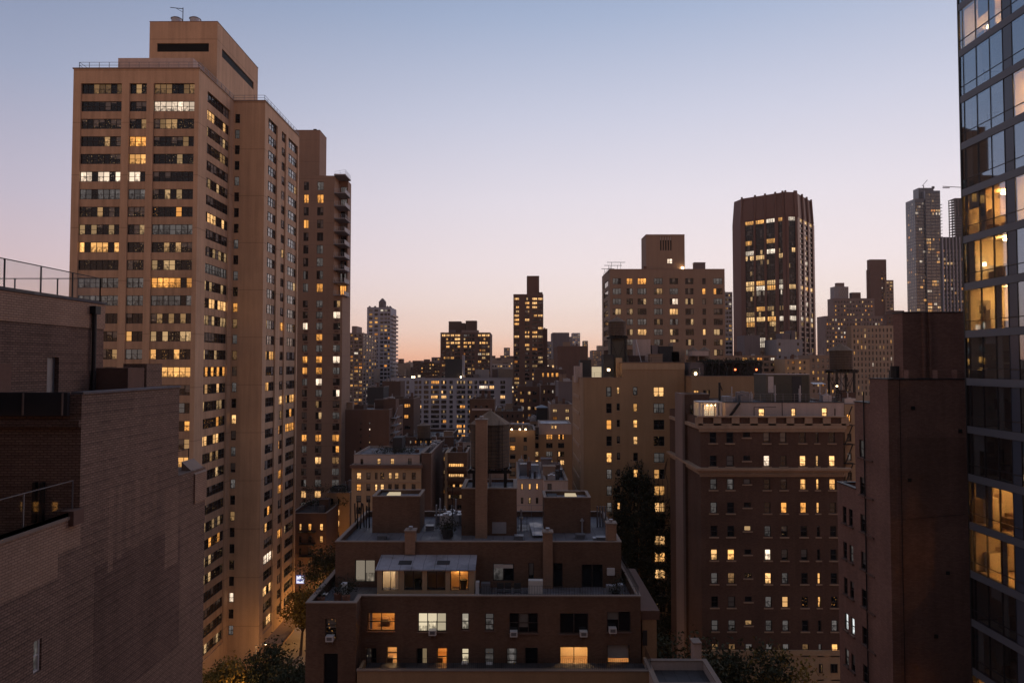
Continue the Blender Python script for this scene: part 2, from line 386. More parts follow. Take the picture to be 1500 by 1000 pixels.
def rlit(p=.25, lo=.3, hi=1.2, dim=.35, cols=LITCOL):
    """random state of a window: colour x strength, share of lit panes"""
    r = random.random()
    if r < p:
        c = random.choice(cols); s = lo + (hi - lo) * random.random() ** 1.3; return (c[0] * s, c[1] * s, c[2] * s, random.choice((.5, .8, 1, 1)))
    if r < p + dim:
        c = random.choice(cols); s = random.uniform(.15, .45); return (c[0] * s, c[1] * s, c[2] * s, random.uniform(.05, .3))
    return (0, 0, 0, 0)
STATE = {'.': (0, 0, 0, 0), ',': (.45, .26, .11, .10), ';': (.6, .38, .18, .3), 'd': (.22, .12, .05, .6), 'g': (.10, .09, .085, .9), 'w': (1.35, .66, .2, .85), 'h': (1.35, .66, .2, .5),
         'o': (1.3, .54, .12, .95), 'O': (1.3, .54, .12, .5), 'W': (1.5, 1.15, .85, 1), 'V': (1.5, 1.15, .85, .5), 'c': (1.45, .79, .30, 1), 'C': (1.45, .79, .30, .5)}
class Bld:
    """one building = one Empty at its foot with its parts"""
    def __init__(s, name, label, cat, x, y, z=0, group=None):
        s.o = bpy.data.objects.new(name, None); col.objects.link(s.o); s.o.location = (x, y, z); s.loc = Vector((x, y, z)); s.o.empty_display_size = .5
        tag(s.o, label, cat, group)
    def part(s, name, mb, mats, kind=None, label=None, parent=None):
        mats = [mats] if isinstance(mats, str) else mats
        o = obj(name, mb.mesh(name, mats), parent or s.o, -s.loc if parent is None else (0, 0, 0))
        if kind: o['kind'] = kind
        if label: o['label'] = label
        return o
    def inst(s, name, me, p, rz=0, color=None):
        return obj(name, me, s.o, Vector(p) - s.loc, rz, color)
    def window(s, face, plane, op, nx=1, ny=2, lit=None, depth=.2, frame='dark_frame', pane='pane', fw=.07, sash=False):
        a, b, c, d = op; me = window_mesh(b - a, d - c, nx, ny, frame, pane, fw, sash); u = (a + b) / 2
        if face == 'F': p, rz = (u, plane + depth, c), 0
        elif face == 'R': p, rz = (plane - depth, u, c), math.pi / 2
        else: p, rz = (plane + depth, u, c), -math.pi / 2
        return s.inst('window', me, p, rz, lit or (0, 0, 0, 0))
    def block(s, x0, x1, y0, y1, z0, z1, mat, F=(), R=(), L=(), depth=.25, parapet=.9, roof='roof_tar', coping='coping_stone', name='wall', ct=.3):
        mb = MB()
        mb.facade('F', y0, x0, x1, z0, z1, list(F), depth); mb.facade('R', x1, y0, y1, z0, z1, list(R), depth)
        mb.facade('L', x0, y0, y1, z0, z1, list(L), depth); mb.facade('B', y1, x0, x1, z0, z1, [], depth)
        zr = z1 - parapet; t = min(ct, (x1 - x0) / 4)
        if parapet > 0:
            mb.quad((x0 + t, y0 + t, zr), (x0 + t, y0 + t, z1), (x1 - t, y0 + t, z1), (x1 - t, y0 + t, zr)); mb.quad((x0 + t, y1 - t, zr), (x1 - t, y1 - t, zr), (x1 - t, y1 - t, z1), (x0 + t, y1 - t, z1))
            mb.quad((x0 + t, y0 + t, zr), (x0 + t, y1 - t, zr), (x0 + t, y1 - t, z1), (x0 + t, y0 + t, z1)); mb.quad((x1 - t, y0 + t, zr), (x1 - t, y0 + t, z1), (x1 - t, y1 - t, z1), (x1 - t, y1 - t, zr))
        w = s.part(name, mb, mat)
        rb = MB(); rb.quad((x0 + t, y0 + t, zr), (x1 - t, y0 + t, zr), (x1 - t, y1 - t, zr), (x0 + t, y1 - t, zr)) if parapet > 0 else rb.quad((x0, y0, z1), (x1, y0, z1), (x1, y1, z1), (x0, y1, z1))
        s.part('roof', rb, roof)
        if coping and parapet > 0:
            cb = MB(); e = .05; ch = .09
            cb.box(x0 - e, x1 + e, y0 - e, y0 + t + e, z1, z1 + ch); cb.box(x0 - e, x1 + e, y1 - t - e, y1 + e, z1, z1 + ch)
            cb.box(x0 - e, x0 + t + e, y0 + t + e, y1 - t - e, z1, z1 + ch); cb.box(x1 - t - e, x1 + e, y0 + t + e, y1 - t - e, z1, z1 + ch)
            s.part('coping', cb, coping)
        return w
    def box(s, name, x0, x1, y0, y1, z0, z1, mat, parent=None):
        return s.part(name, MB().box(x0, x1, y0, y1, z0, z1), mat, parent=parent)
def cols_F(D, xs, y=533): return [(XA(a, D, y), XA(b, D, y)) for a, b in xs]
def cols_S(X, xs, y=533): return [tuple(sorted((DA(a, X, y), DA(b, X, y)))) for a, b in xs]
def rows_Z(D, y0, h, sp, n):
    """n window rows: first row's top at photo row y0, height h, pitch sp (pixels at depth D)"""
    z0 = ZA(y0, D); k = D / F
    return [(z0 - i * sp * k - h * k, z0 - i * sp * k) for i in range(n)]
def grid(cols, rows): return [(c[0], c[1], r[0], r[1]) for r in rows for c in cols]
def railing(pts, h=1.0, step=1.6, r=.03, rails=(1.0, .5), m=0, mb=None):
    mb = mb or MB()
    for p, q in zip(pts, pts[1:]):
        p = Vector(p); q = Vector(q); n = max(1, int((q - p).length / step))
        for i in range(n + 1):
            a = p.lerp(q, i / n); mb.bar(a, a + Vector((0, 0, h)), r, m)
        for f in rails: mb.bar(p + Vector((0, 0, h * f)), q + Vector((0, 0, h * f)), r * .8, m)
    return mb

# ================================================================== THE SETTING: ground, streets
def structure(name, mb, mat, parent=None):
    o = obj(name, mb.mesh(name, [mat]), parent); 
    if parent is None: o['kind'] = 'structure'
    return o
def sheet(x0, x1, y0, y1, z): mb = MB(); mb.quad((x0, y0, z), (x1, y0, z), (x1, y1, z), (x0, y1, z)); return mb
structure('ground', sheet(-3200, 3200, -50, 3200, 0), 'asphalt')
structure('avenue', sheet(-38, -26, 30, 900, .004), 'asphalt')
structure('cross_street', sheet(-400, 400, 84, 94, .008), 'asphalt')
structure('road_marking', (lambda mb: ([mb.quad((-32.2, y, .012), (-31.8, y, .012), (-31.8, y + 3, .012), (-32.2, y + 3, .012)) for y in range(100, 400, 8)], mb)[1])(MB()), 'road_paint')
pv = MB(); pv.box(-45, -38.3, 94, 400, 0, .13); pv.box(-25.7, -20, 94, 400, 0, .13); pv.box(-400, -45, 94, 99, 0, .13)
structure('pavement', pv, 'pavement')
kb = MB(); kb.box(-38.3, -38, 94, 400, 0, .14); kb.box(-26, -25.7, 94, 400, 0, .14)
structure('kerb', kb, 'kerb_stone')

# ================================================================== 1 the tall tan tower, left
D1 = 107.0; SPK = 26.35
tx0, tx1 = XA(108, D1, 100), XA(292, D1, 100); troof = ZA(100, D1)
D2 = DA(343, tx1, 150); wx1 = XA(388.5, D2, 150); D3 = DA(438.5, wx1, 197)
T = Bld('apartment_tower', 'tall tan brick tower with ribbon windows and stepped right wing', 'tower', (tx0 + wx1) / 2, (D1 + D3) / 2)
rows = rows_Z(D1, 121, 15.2, SPK, 38); rows = [r for r in rows if r[0] > 5]
bays = cols_F(D1, [(118.5, 178.5), (189.5, 215), (225, 285)], 130)
zlo, zhi = rows[-1][0] - .6, rows[0][1]
rec = .22
mb = MB()
mb.facade('F', D1, tx0, tx1, 0, troof, [(a, b, zlo, zhi) for a, b in bays], rec)
sideB = cols_S(tx1, [(304, 337.5)], 150)[0]
mb.facade('R', tx1, D1, D2, 0, troof, [(sideB[0], sideB[1], zlo, zhi)], rec)
mb.facade('L', tx0, D1, D3, 0, troof, [])
mb.facade('B', D3, tx0, wx1, 0, troof, [])
wc = cols_F(D2, [(344.6, 351.6)], 172)[0]
mb.facade('F', D2, tx1, wx1, 0, troof, [(wc[0], wc[1], r[0], r[1]) for r in rows], .2)
wb = cols_S(wx1, [(393.5, 407), (413.3, 419.8), (423.2, 437.0)], 175)
mb.facade('R', wx1, D2, D3, 0, troof, [(b[0], b[1], zlo, zhi) for b in wb], .25)
T.part('wall', mb, 'tan_brick')
sp = MB()
for a, b in bays: sp.facade('F', D1 + rec, a, b, zlo, zhi, [(a + .02, b - .02, r[0], r[1]) for r in rows], .2)
sp.facade('R', tx1 - rec, sideB[0], sideB[1], zlo, zhi, [(sideB[0] + .02, sideB[1] - .02, r[0], r[1]) for r in rows], .2)
for b in wb: sp.facade('R', wx1 - .25, b[0], b[1], zlo, zhi, [(b[0] + .02, b[1] - .02, r[0], r[1]) for r in rows], .2)
T.part('spandrel', sp, 'tan_spandrel')
# front windows, state by state from the photograph (left, middle, right bay)
FR = ['d,d', '..W', ',,,', ',o,', ';w;', 'VV.', 'gg;', ',,O', ';;g', 'w,,', ';,;', 'ggo', 'ggg', ',.,', ',h;', ',gh', ',gw', ',,.', ',,g', ',,O', ',,,', ',,h', '.,,', ',;,', ',,,', '.,,']
for i, r in enumerate(rows):
    if i < 26:
        for j, (a, b) in enumerate(bays):
            T.window('F', D1 + rec, (a + .02, b - .02, r[0], r[1]), (7, 3, 7)[j], 2, STATE[FR[i][j]], .14)
    s = random.choice('......,,;;gOh' if i < 14 else '...,,;;OhhC') if i not in (1, 7, 12) else 'C'
    T.window('R', tx1 - rec, (sideB[0] + .02, sideB[1] - .02, r[0], r[1]), 8, 2, STATE[s] if s != 'h' else (1.1, .6, .25, .25), .14)
    lit1 = {12: 'o', 15: 'd', 16: ';', 19: 'c', 24: 'w', 29: 'w', 30: 'W', 33: 'd'}.get(i, random.choice('...,g'))
    T.window('F', D2, (wc[0], wc[1], r[0], r[1]), 1, 2, STATE[lit1], .14)
    for j, b in enumerate(wb):
        s = random.choice('.....,,;') if i < 13 else random.choice('....,,;OhC.ow')
        if i == 28 and j == 0: s = 'W'
        T.window('R', wx1 - .25, (b[0] + .02, b[1] - .02, r[0], r[1]), (4, 2, 4)[j], 2, STATE[s], .1, pane='pane_side')
rf = MB(); rf.poly([(tx0, D1, troof), (tx1, D1, troof), (tx1, D2, troof), (wx1, D2, troof), (wx1, D3, troof), (tx0, D3, troof)])
T.part('roof', rf, 'roof_gravel')
cp = MB(); e = .12
cp.box(tx0 - e, tx1 + e, D1 - e, D1 + .3, troof + .003, troof + .2); cp.box(tx1 - .3, tx1 + e, D1 + .3, D2 + .3, troof + .003, troof + .2); cp.box(tx1 + e, wx1 + e, D2 - e, D2 + .3, troof + .003, troof + .2)
cp.box(wx1 - .3, wx1 + e, D2 + .3, D3, troof + .003, troof + .2); cp.box(tx0 - e, tx0 + .3, D1 + .3, D3, troof + .003, troof + .2)
T.part('coping', cp, 'coping_stone')
zt = troof + .2
T.part('railing', railing([(tx0 + .8, D1 + 4, zt), (tx0 + .8, D1 + .15, zt), (tx1 - .15, D1 + .15, zt), (tx1 - .15, D2 + .15, zt), (wx1 - .15, D2 + .15, zt), (wx1 - .15, D3, zt)], .95, 1.5, .042, (1, .5)), 'grey_metal')
# penthouse with its lit strip, and the tall bulkhead
px0, px1 = XA(173, 110, 92), XA(283, 110, 92); pz = ZA(84, 110)
po = grid(cols_F(110, [(180 + 12.5 * k, 190 + 12.5 * k) for k in range(8)], 95), [(troof + .35, troof + 1.15)])
T.block(px0, px1, 110, 118, troof, pz, 'white_stucco', F=po, parapet=.15, coping=None, name='penthouse')
for q in po: T.window('F', 110, q, 2, 1, (.8, .42, .15, .8), .14)
DB = 114.0; bx0, bx1 = XA(219, DB, 60), XA(318.5, DB, 40); bz = ZA(31, DB); DBe = DA(378, bx1, 100)
lv = cols_F(DB, [(230, 306)], 68)[0]; lvz = (ZA(75, DB), ZA(62.5, DB))
ls = cols_S(bx1, [(325, 372)], 100)[0]
T.block(bx0, bx1, DB, DBe, troof, bz, 'tan_brick', F=[(lv[0], lv[1], *lvz)], R=[(ls[0], ls[1], *lvz)], parapet=.4, depth=.4, name='bulkhead')
for a, fx in ((0, 'F'), (1, 'R')):
    lb = MB()
    for k in range(9):
        z = lvz[0] + (lvz[1] - lvz[0]) * (k + .5) / 9
        if fx == 'F': lb.box(lv[0], lv[1], DB + .16, DB + .3, z - .03, z + .03)
        else: lb.box(bx1 - .3, bx1 - .16, ls[0], ls[1], z - .03, z + .03)
    if fx == 'F': lb.box(lv[0], lv[1], DB + .36, DB + .39, *lvz)
    else: lb.box(bx1 - .39, bx1 - .36, ls[0], ls[1], *lvz)
    T.part('louvre', lb, 'black_metal')
for fxp in (259, 286):
    x = XA(fxp, DB + 1.4, 28); T.part('exhaust_fan', MB().cyl(x, DB + 1.4, bz + .33, bz + 1.15, .85, .85, 18).cyl(x, DB + 1.4, bz + 1.15, bz + 1.4, .98, .6, 18), 'galvanised')
T.box('fan_curb', XA(248, DB + 1.4, 28), XA(297, DB + 1.4, 28), DB + .4, DB + 2.4, bz - .38, bz + .32, 'grey_metal')
ax = XA(268, DB + 2, 20); az = ZA(12, DB + 2)
T.part('antenna', MB().bar((ax, DB + 2, bz - .4), (ax, DB + 2, az + .2), .07).bar((ax, DB + 2, az), (ax - 2.2, DB + 2, az + .25), .06).bar((ax, DB + 2, az - .6), (ax - 1.2, DB + 2, az + .1), .04), 'black_metal')
# entrance hall at its foot
T.box('canopy', wx1 + .02, wx1 + 3.2, D2 + 2, D3 - 3, 4.2, 4.6, 'coping_stone')

# ================================================================== 2 brown tower with corner balconies
D = 171.0
gx0, gx1 = XA(405, D), XA(501, D, 500); gz = ZA(257, D); gd = DA(513.5, gx1, 400); nz = ZA(432, D)
nx = XA(489, D, 400); nd = 5.0
G = Bld('balcony_tower', 'brown brick tower with stacked corner balconies behind the tan tower', 'tower', (gx0 + gx1) / 2, (D + gd) / 2)
cu = cols_F(D, [(443, 450.3), (462.8, 472)], 500); cl = cu + cols_F(D, [(487.5, 498)], 500)
ru = rows_Z(D, 266, 12.5, 18.85, 9); rl = rows_Z(D, 440, 10, 16.35, 19)
mb = MB(); mb.facade('F', D, gx0, nx, 0, gz, grid(cu, ru) + [q for q in grid(cl, rl) if q[1] < nx + .05], .25)
mb.facade('F', D, nx, gx1, 0, nz, [q for q in grid(cl, rl) if q[0] > nx - .4], .25)
mb.facade('R', gx1, D, gd, 0, nz, [], .25); mb.facade('R', gx1, D + nd, gd, nz, gz, [], .25)
mb.facade('R', nx, D, D + nd, nz, gz, []); mb.facade('F', D + nd, nx, gx1, nz, gz, [(nx + .3, gx1 - .3, r[0] - .6, r[1]) for r in ru]); mb.quad((nx, D, nz), (gx1, D, nz), (gx1, D + nd, nz), (nx, D + nd, nz))
mb.facade('B', gd, gx0, gx1, 0, gz, []); mb.facade('L', gx0, D, gd, 0, gz, [])
G.part('wall', mb, 'brown_brick'); G.part('roof', (lambda m: (m.poly([(gx0, D, gz), (nx, D, gz), (nx, D + nd, gz), (gx1, D + nd, gz), (gx1, gd, gz), (gx0, gd, gz)]), m)[1])(MB()), 'roof_tar')
lits = {(1, 0): 'o', (1, 1): 'o', (3, 0): 'o', (3, 1): ',', (8, 1): 'o', (7, 1): 'g'}
for i, r in enumerate(ru):
    for j, c in enumerate(cu): G.window('F', D, (*c, *r), 2, 1, STATE[lits.get((i, j), random.choice('.,gg'))], .18, pane='pane_dull')
    G.window('F', D + nd, (nx + .3, gx1 - .3, r[0] - .6, r[1]), 3, 1, STATE['o' if i == 8 else random.choice('..,g')], .18)
    b = MB(); zb = r[0] - .75; b.box(nx + .02, gx1 + .7, D - .7, D + nd - .02, zb - .2, zb); G.part('balcony_slab', b, 'grey_concrete')
    G.part('balcony_rail', railing([(nx + .1, D - .6, zb), (gx1 + .6, D - .6, zb), (gx1 + .6, D + nd - .1, zb)], 1.0, .45, .03, (1,)), 'galvanised')
    if random.random() < .7: G.part('balcony_panel', MB().box(gx1 + .5, gx1 + .54, D - .5, D + nd - .3, zb + .1, zb + .95), 'white_metal')
G.box('balcony_canopy', nx + .02, gx1 + .7, D - .7, D + nd - .02, gz - .1, gz + .25, 'grey_concrete')
LG = ['.g,', ',gW', 'WgV', '.oV', 'ggg', 'ooW', 'oog', 'gV.', ',gV', '.,,', ',;g', '..,', 'ooo', 'g,o', '.cd', ',.g', 'ggg', 'ccg', 'gWg']
for i, r in enumerate(rl):
    for j, c in enumerate(cl):
        if r[0] < 3: continue
        G.window('F', D, (*c, *r), 2, 1, STATE[LG[i][j]], .18, pane='pane_dull')
        a = MB().box(c[0] + .4, c[0] + 1.4, D - .05, D + .3, r[0] - .75, r[0] - .25); G.part('air_conditioner', a, 'umber_brick')
hx1 = XA(467.5, D + 4, 300); hz = ZA(190.5, D + 4)
G.block(XA(425, D + 4), hx1, D + 4, DA(478, hx1, 240), gz, hz, 'brown_brick', parapet=.3, name='bulkhead')
G.part('flue', MB().box(hx1 - 2, hx1 - 1.2, D + 5, D + 6, hz - .3, hz + .7), 'black_metal')
G.part('railing', railing([(nx, D + .2, gz), (gx1 + .6, D - .5, gz + .25), (gx1 + .6, D + nd, gz + .25)], 1.1, 1, .03), 'grey_metal')

# ================================================================== generic building: front given in photo pixels
_cr = random.Random(77)
def roof_clutter(B, n, zr=None, span=None, small=False):
    """vents, flues, condensers and little sheds on a flat roof"""
    X0, X1, Y0, Y1 = span or (B.X0, B.X1, B.Y0, B.Y1); zr = B.Z1 - .8 if zr is None else zr
    for k in range(n):
        x = _cr.uniform(X0 + .8, X1 - .8); y = _cr.uniform(Y0 + .8, max(Y0 + 1, Y1 - 1.2)); t = _cr.random() * (.55 if small else 1)
        if t < .3: B.part('vent_pipe', MB().cyl(x, y, zr, zr + _cr.uniform(1.2, 2.6), .09, .09, 6).cyl(x, y, zr + 1.2, zr + 1.35, .2, .2, 6), 'galvanised')
        elif t < .55: w_ = _cr.uniform(.5, .9); h_ = _cr.uniform(1.0, 1.7); B.part('condenser', MB().box(x - w_, x + w_, y - .4, y + .4, zr + .2, zr + h_).box(x - w_ * .8, x + w_ * .8, y - .3, y + .3, zr, zr + .199).cyl(x, y, zr + h_, zr + h_ + .12, .32, .32, 10), _cr.choice(('grey_metal', 'galvanised')))
        elif t < .7: h_ = _cr.uniform(1.6, 2.8); B.part('flue_stack', MB().box(x - .35, x + .35, y - .35, y + .35, zr, zr + h_).box(x - .42, x + .42, y - .42, y + .42, zr + h_ + .001, zr + h_ + .12), 'umber_brick')
        elif t < .85: h_ = _cr.uniform(2.0, 2.9); w_ = _cr.uniform(.9, min(1.8, max(1.0, (X1 - X0) * .15))); B.part('stair_head', MB().box(x - w_, x + w_, y - .6, y + 1.2, zr, zr + h_).box(x - w_ - .1, x + w_ + .1, y - .7, y + 1.3, zr + h_ + .001, zr + h_ + .12), _cr.choice(('dark_brick', 'slab_brick', 'grey_blank')))
        else:
            h_ = _cr.uniform(2.5, 4.5); m = MB().bar((x, y, zr), (x, y, zr + h_), .04)
            for j in range(4): m.bar((x - .5 + .06 * j, y, zr + h_ - .25 * j), (x + .5 - .06 * j, y, zr + h_ - .25 * j), .02)
            B.part('aerial', m, 'black_metal')
def building(name, label, D, x0, x1, ytop, mat, depth=None, xside=None, cols=(), rows=None, side_cols=0, lit=.25, dim=.35, nx=2, ny=1, pane='pane_far', cat='building', roof='roof_tar', parapet=.8,
             group=None, yr=533, states=None, frame='dark_frame', fw=.09, wd=.2, z0=0, coping='coping_stone', litc=LITCOL, hi=1.1, clutter=None):
    X0, X1 = XA(x0, D, yr), XA(x1, D, yr); Z1 = ZA(ytop, D)
    if xside is not None: Y1 = DA(xside, X1 if xside > x1 else X0, yr)
    else: Y1 = D + (depth or (X1 - X0) * .8)
    B = Bld(name, label, cat, (X0 + X1) / 2, (D + Y1) / 2, z0, group)
    cf = cols_F(D, cols, yr); rz = rows_Z(D, *rows) if rows else []
    rz = [r for r in rz if r[0] > z0 + 1]
    ops = grid(cf, rz); R = []; L = []
    if side_cols:
        n = side_cols; wdt = (Y1 - D) / n; us = [(D + wdt * (k + .22), D + wdt * (k + .78)) for k in range(n)]
        if X1 < 0: R = grid(us, rz)
        else: L = grid(us, rz)
    B.block(X0, X1, D, Y1, z0, Z1, mat, F=ops, R=R, L=L, parapet=parapet, roof=roof, coping=coping)
    for i, r in enumerate(rz):
        for j, c in enumerate(cf):
            st = STATE[states[i][j]] if states and i < len(states) and j < len(states[i]) else rlit(lit, .3, hi, dim, litc)
            n = nx[j] if isinstance(nx, (list, tuple)) else nx
            B.window('F', D, (*c, *r), n, ny, st, wd, frame, pane, fw)
        if side_cols:
            for u in us: B.window('R' if X1 < 0 else 'L', X1 if X1 < 0 else X0, (*u, *r), 1, ny, rlit(lit * .6, .4, .9, dim, litc), wd, frame, pane, fw)
    B.X0, B.X1, B.Y0, B.Y1, B.Z1, B.D = X0, X1, D, Y1, Z1, D
    roof_clutter(B, (6 if D < 320 else 3 if D < 480 else 0) if clutter is None else clutter)
    return B
def topbox(B, name, D, x0, x1, y0, depth, mat, yr=533, parapet=.3, zb=None):
    X0, X1 = XA(x0, D, yr), XA(x1, D, yr)
    return B.block(X0, X1, D, D + depth, B.Z1 - 1.0 if zb is None else zb, ZA(y0, D), mat, parapet=parapet, name=name, coping=None)

# ================================================================== 3 far towers along the horizon
def rng(a, b, st, wd): 
    out = []; x = a
    while x + wd <= b: out.append((x, x + wd)); x += st
    return out
C = building('apartment_tower', 'dark slim tower with stair-step top at right edge of brown balcony tower', 450, 505, 532, 487.5, 'mauve_stone', xside=552, cols=[(513.5, 517), (519, 524.5), (526, 530.5)], rows=(489.5, 3.2, 5.25, 26), side_cols=5, lit=.4, dim=.2, cat='tower', yr=500)
topbox(C, 'bulkhead', 452, 515, 522, 477.5, 16, 'mauve_stone')
Dd = building('apartment_tower', 'pale grid-fronted tower with side balconies and drum tank on its roof', 520, 537.5, 572, 450, 'white_brick', xside=580.5, cols=[(540.5, 545.5), (548.5, 553.5), (557, 561.5), (563, 567), (568, 571)], rows=(453, 3.4, 5.8, 30), lit=.2, dim=.15, nx=1, cat='tower', yr=480)
bs = MB(); br = MB()
for r in rows_Z(520, 459, 3, 5.8, 26):
    Dd.part('balcony', MB().box(Dd.X1 + .02, Dd.X1 + 1.8, Dd.Y0 + 1, Dd.Y1 - 1, r[0] - .3, r[0]).box(Dd.X1 + 1.7, Dd.X1 + 1.8, Dd.Y0 + 1, Dd.Y1 - 1, r[0], r[0] + 1.0), 'white_stucco')
tcx = XA(559, 528); Dd.part('tank', MB().cyl(tcx, 530, Dd.Z1 - 1, ZA(442, 530), 2.9, 2.9, 16).cyl(tcx, 530, ZA(442, 530), ZA(437, 530), 2.9, .6, 16), 'grey_blank')
for k in (541, 549, 567, 571): Dd.part('gable', MB().cyl(XA(k, 523), 523, Dd.Z1 - .5, Dd.Z1 + 1.4, 1.8, .3, 4), 'grey_blank')
E = building('apartment_block', 'dark block with bright top-floor windows and twin roof tanks on horizon', 440, 645, 718, 487, 'umber_brick', depth=40, cols=[(647, 652.5), (653.5, 658.5), (660, 665), (666, 674), (679, 684), (685, 690), (691.5, 695), (700, 705), (706, 711), (712, 717)], rows=(489.5, 3.3, 5.5, 22), lit=.34, dim=.2, nx=2,
             states=['ccccgg,ccc', '.w.c;;..w.', 'CwCcwwwCwC', ',w,wwC,,,,'])
for nm, a, b, yt in (('tank_house', 657, 675, 470.5), ('tank_house', 682, 698, 469.5), ('bulkhead', 675.5, 681, 473)): topbox(E, nm, 446, a, b, yt, 8, 'dark_brick')
topbox(E, 'roof_wall', 443, 676, 701, 483.5, 5, 'mauve_stone')
Wc = [(587, 589), (595.5, 599.5), (607.3, 612), (613.5, 617.5), (621, 628), (631.5, 643.5), (646.5, 654), (658.5, 663.3), (669, 681.5), (685, 692), (695, 699), (702, 715), (717, 724), (733, 740)]
Wn = [1, 2, 2, 2, 3, 5, 3, 2, 5, 3, 2, 5, 3, 3]
Ws = ['....,o.,;,...,', '...,,OO;,,,Wc,', ',;..,,C;,,....', '.;;.,h..,;,..c', '.,C,.,.......,', '....,,,.O.....', '.WC,.,;..h,...', '.;.,,,.,;,....', '.C,,...,......', '....,...o.....', '....;O;.C.....', '....ow........']
Ws = [''.join(random.choice(';;hC,O') if ch == '.' and random.random() < .24 else ch for ch in r) for r in Ws]
Wb = building('apartment_slab', 'wide pale grey apartment slab below the far tank-topped block', 390, 574, 750, 553.5, 'white_brick', depth=18, cols=Wc, rows=(557.5, 4.8, 7.12, 17), nx=Wn, states=Ws, lit=.2, fw=.12)
for a, b, yt, m in ((652, 677, 526, 'shed_dark'), (696, 716, 541, 'grey_concrete'), (677, 680, 520, 'white_brick'), (623, 645, 550, 'dark_brick')): topbox(Wb, 'bulkhead', 394, a, b, yt, 5, m)
for k, x in enumerate((604, 607, 675)): Wb.part('roof_lamp', MB().cyl(XA(x, 392), 392, Wb.Z1, Wb.Z1 + 1.0, .3, .3, 8), 'bulb')
S = building('apartment_tower', 'slender dark tower with tall chimney-like bulkhead at middle of skyline', 380, 752, 796, 431, 'umber_brick', depth=22, cols=[(753.5, 760.5), (769, 775.5), (779.6, 787), (788.3, 795)], rows=(436, 3.6, 6.15, 30), lit=.42, dim=.3, nx=3, cat='tower', litc=[WARM, CREAM, CREAM, AMBER],
             states=['c;cc', ',wc,', 'wwc,', ';,,.', 'c,wc', 'wc.,', 'w...', ',..c', ',ww.', 'ccc', ',,.,', ',w..'])
topbox(S, 'bulkhead', 383, 772, 790, 404, 8, 'umber_brick'); topbox(S, 'roof_plant', 381, 790, 795, 428, 5, 'dark_brick')
building('apartment_block', 'brown annex stepping down beside the slender dark tower', 385, 796.5, 802, 481.5, 'umber_brick', depth=18)
building('office_block', 'blank pale grey block right of the slender dark tower', 600, 809.5, 834, 487, 'grey_blank', depth=30, coping=None)
building('apartment_block', 'small grey block between slender tower and blank grey block', 560, 797, 810, 500, 'grey_concrete', depth=20, cols=rng(798, 809, 3.6, 2), rows=(505, 2.4, 5, 10), lit=.3)
building('warehouse', 'windowless dark maroon block left of the buff apartment house', 330, 816.5, 861, 507, 'umber_brick', depth=30)
building('arched_house', 'dark brick house with row of orange arched windows under the slender tower', 300, 783, 826, 541, 'dark_brick', depth=15, cols=[(794, 797), (801, 804.5), (807.5, 811), (814, 818)], rows=(546, 6, 14, 5), nx=1, ny=2, states=['oooo', '....', ',.,.', '.;..', ',.,.'])
for nm, lab, Df, a, b, yt, mm, lt in (('office_tower', 'distant lit lattice tower above the maroon block', 1500, 838.5, 850, 487.5, 'white_brick', .7), ('office_tower', 'distant bulb-topped tower above the maroon block', 1500, 855, 861.5, 499, 'mauve_stone', .5),
        ('office_block', 'far block with three lit floors beside buff house chimneys', 800, 868, 882, 513, 'mauve_stone', .5), ('office_block', 'very pale far block touching the brown slab', 1600, 876, 884, 506, 'pale_stone', .2), ('office_tower', 'thin far tower just left of the lattice tower', 1500, 834.5, 838, 493, 'grey_blank', .2)):
    B = building(nm, lab, Df, a, b, yt, mm, depth=30, cols=rng(a + .6, b - .3, 2.1, 1.4), rows=(yt + 2.2, 1.7, 3.6, 12), lit=lt, nx=1, fw=.15, coping=None)
B = building('apartment_tower', 'narrow grey tower just right of brown slab with lit lower floors', 360, 1062, 1074, 428, 'grey_concrete', depth=30, cols=[(1063.5, 1067.5), (1068.5, 1072.5)], rows=(431, 3.6, 6.4, 26), lit=.3, cat='tower')

# ================================================================== 4 brown slab, middle right
D = 190
cI = [(897.5, 910), (918, 927), (934, 947), (958, 970.7), (981, 993.6), (1004, 1016), (1029, 1034), (1045.4, 1058.5)]
sI = ['goog;,.g', 'ggg,g;oO', 'g;;gV;,g', ';;;gc,g,', 'ggg,g;..', 'g;cg;,c;', 'gggg;;.,', 'gg,g,g.;', ',,g..,,.', ',,g..,,.']
I = building('apartment_slab', 'broad brown brick slab with square bulkhead and rooftop aerials', D, 893.5, 1062, 394.5, 'slab_brick', xside=882, cols=cI, rows=(407.5, 9, 14.95, 16), nx=[3, 2, 3, 3, 3, 3, 1, 3], states=sI, lit=.2, yr=450, pane='pane', roof='roof_gravel', side_cols=1)
ix0, ix1 = XA(946.5, 194, 370), XA(1003, 194, 370); iz = ZA(344, 194); iy1 = DA(939.5, ix0, 370)
so = [(XA(967 + 3.7 * k, 194, 360), XA(969 + 3.7 * k, 194, 360), ZA(367, 194), ZA(346.5, 194)) for k in range(5)]
wo_ = (XA(977.5, 194, 380), XA(985, 194, 380), ZA(386, 194), ZA(379, 194))
I.block(ix0, ix1, 194, iy1, I.Z1 - .8, iz, 'slab_brick', F=so + [wo_], parapet=.3, name='bulkhead', depth=.5)
I.window('F', 194, wo_, 2, 2, STATE['W'], .3)
for a, b, c, d in so: I.part('louvre', MB().box(a, b, 194.4, 194.45, c, d - 1.0), 'black_metal'); 
for a, b, c, d in so: I.part('vent_glow', MB().box(a, b, 194.4, 194.45, d - 1.0, d), 'white_metal')
I.part('roof_lamp', MB().cyl(XA(1001, 193.5), 193.5, I.Z1 + .5, I.Z1 + 1.1, .35, .35, 8), 'bulb')
am = MB()
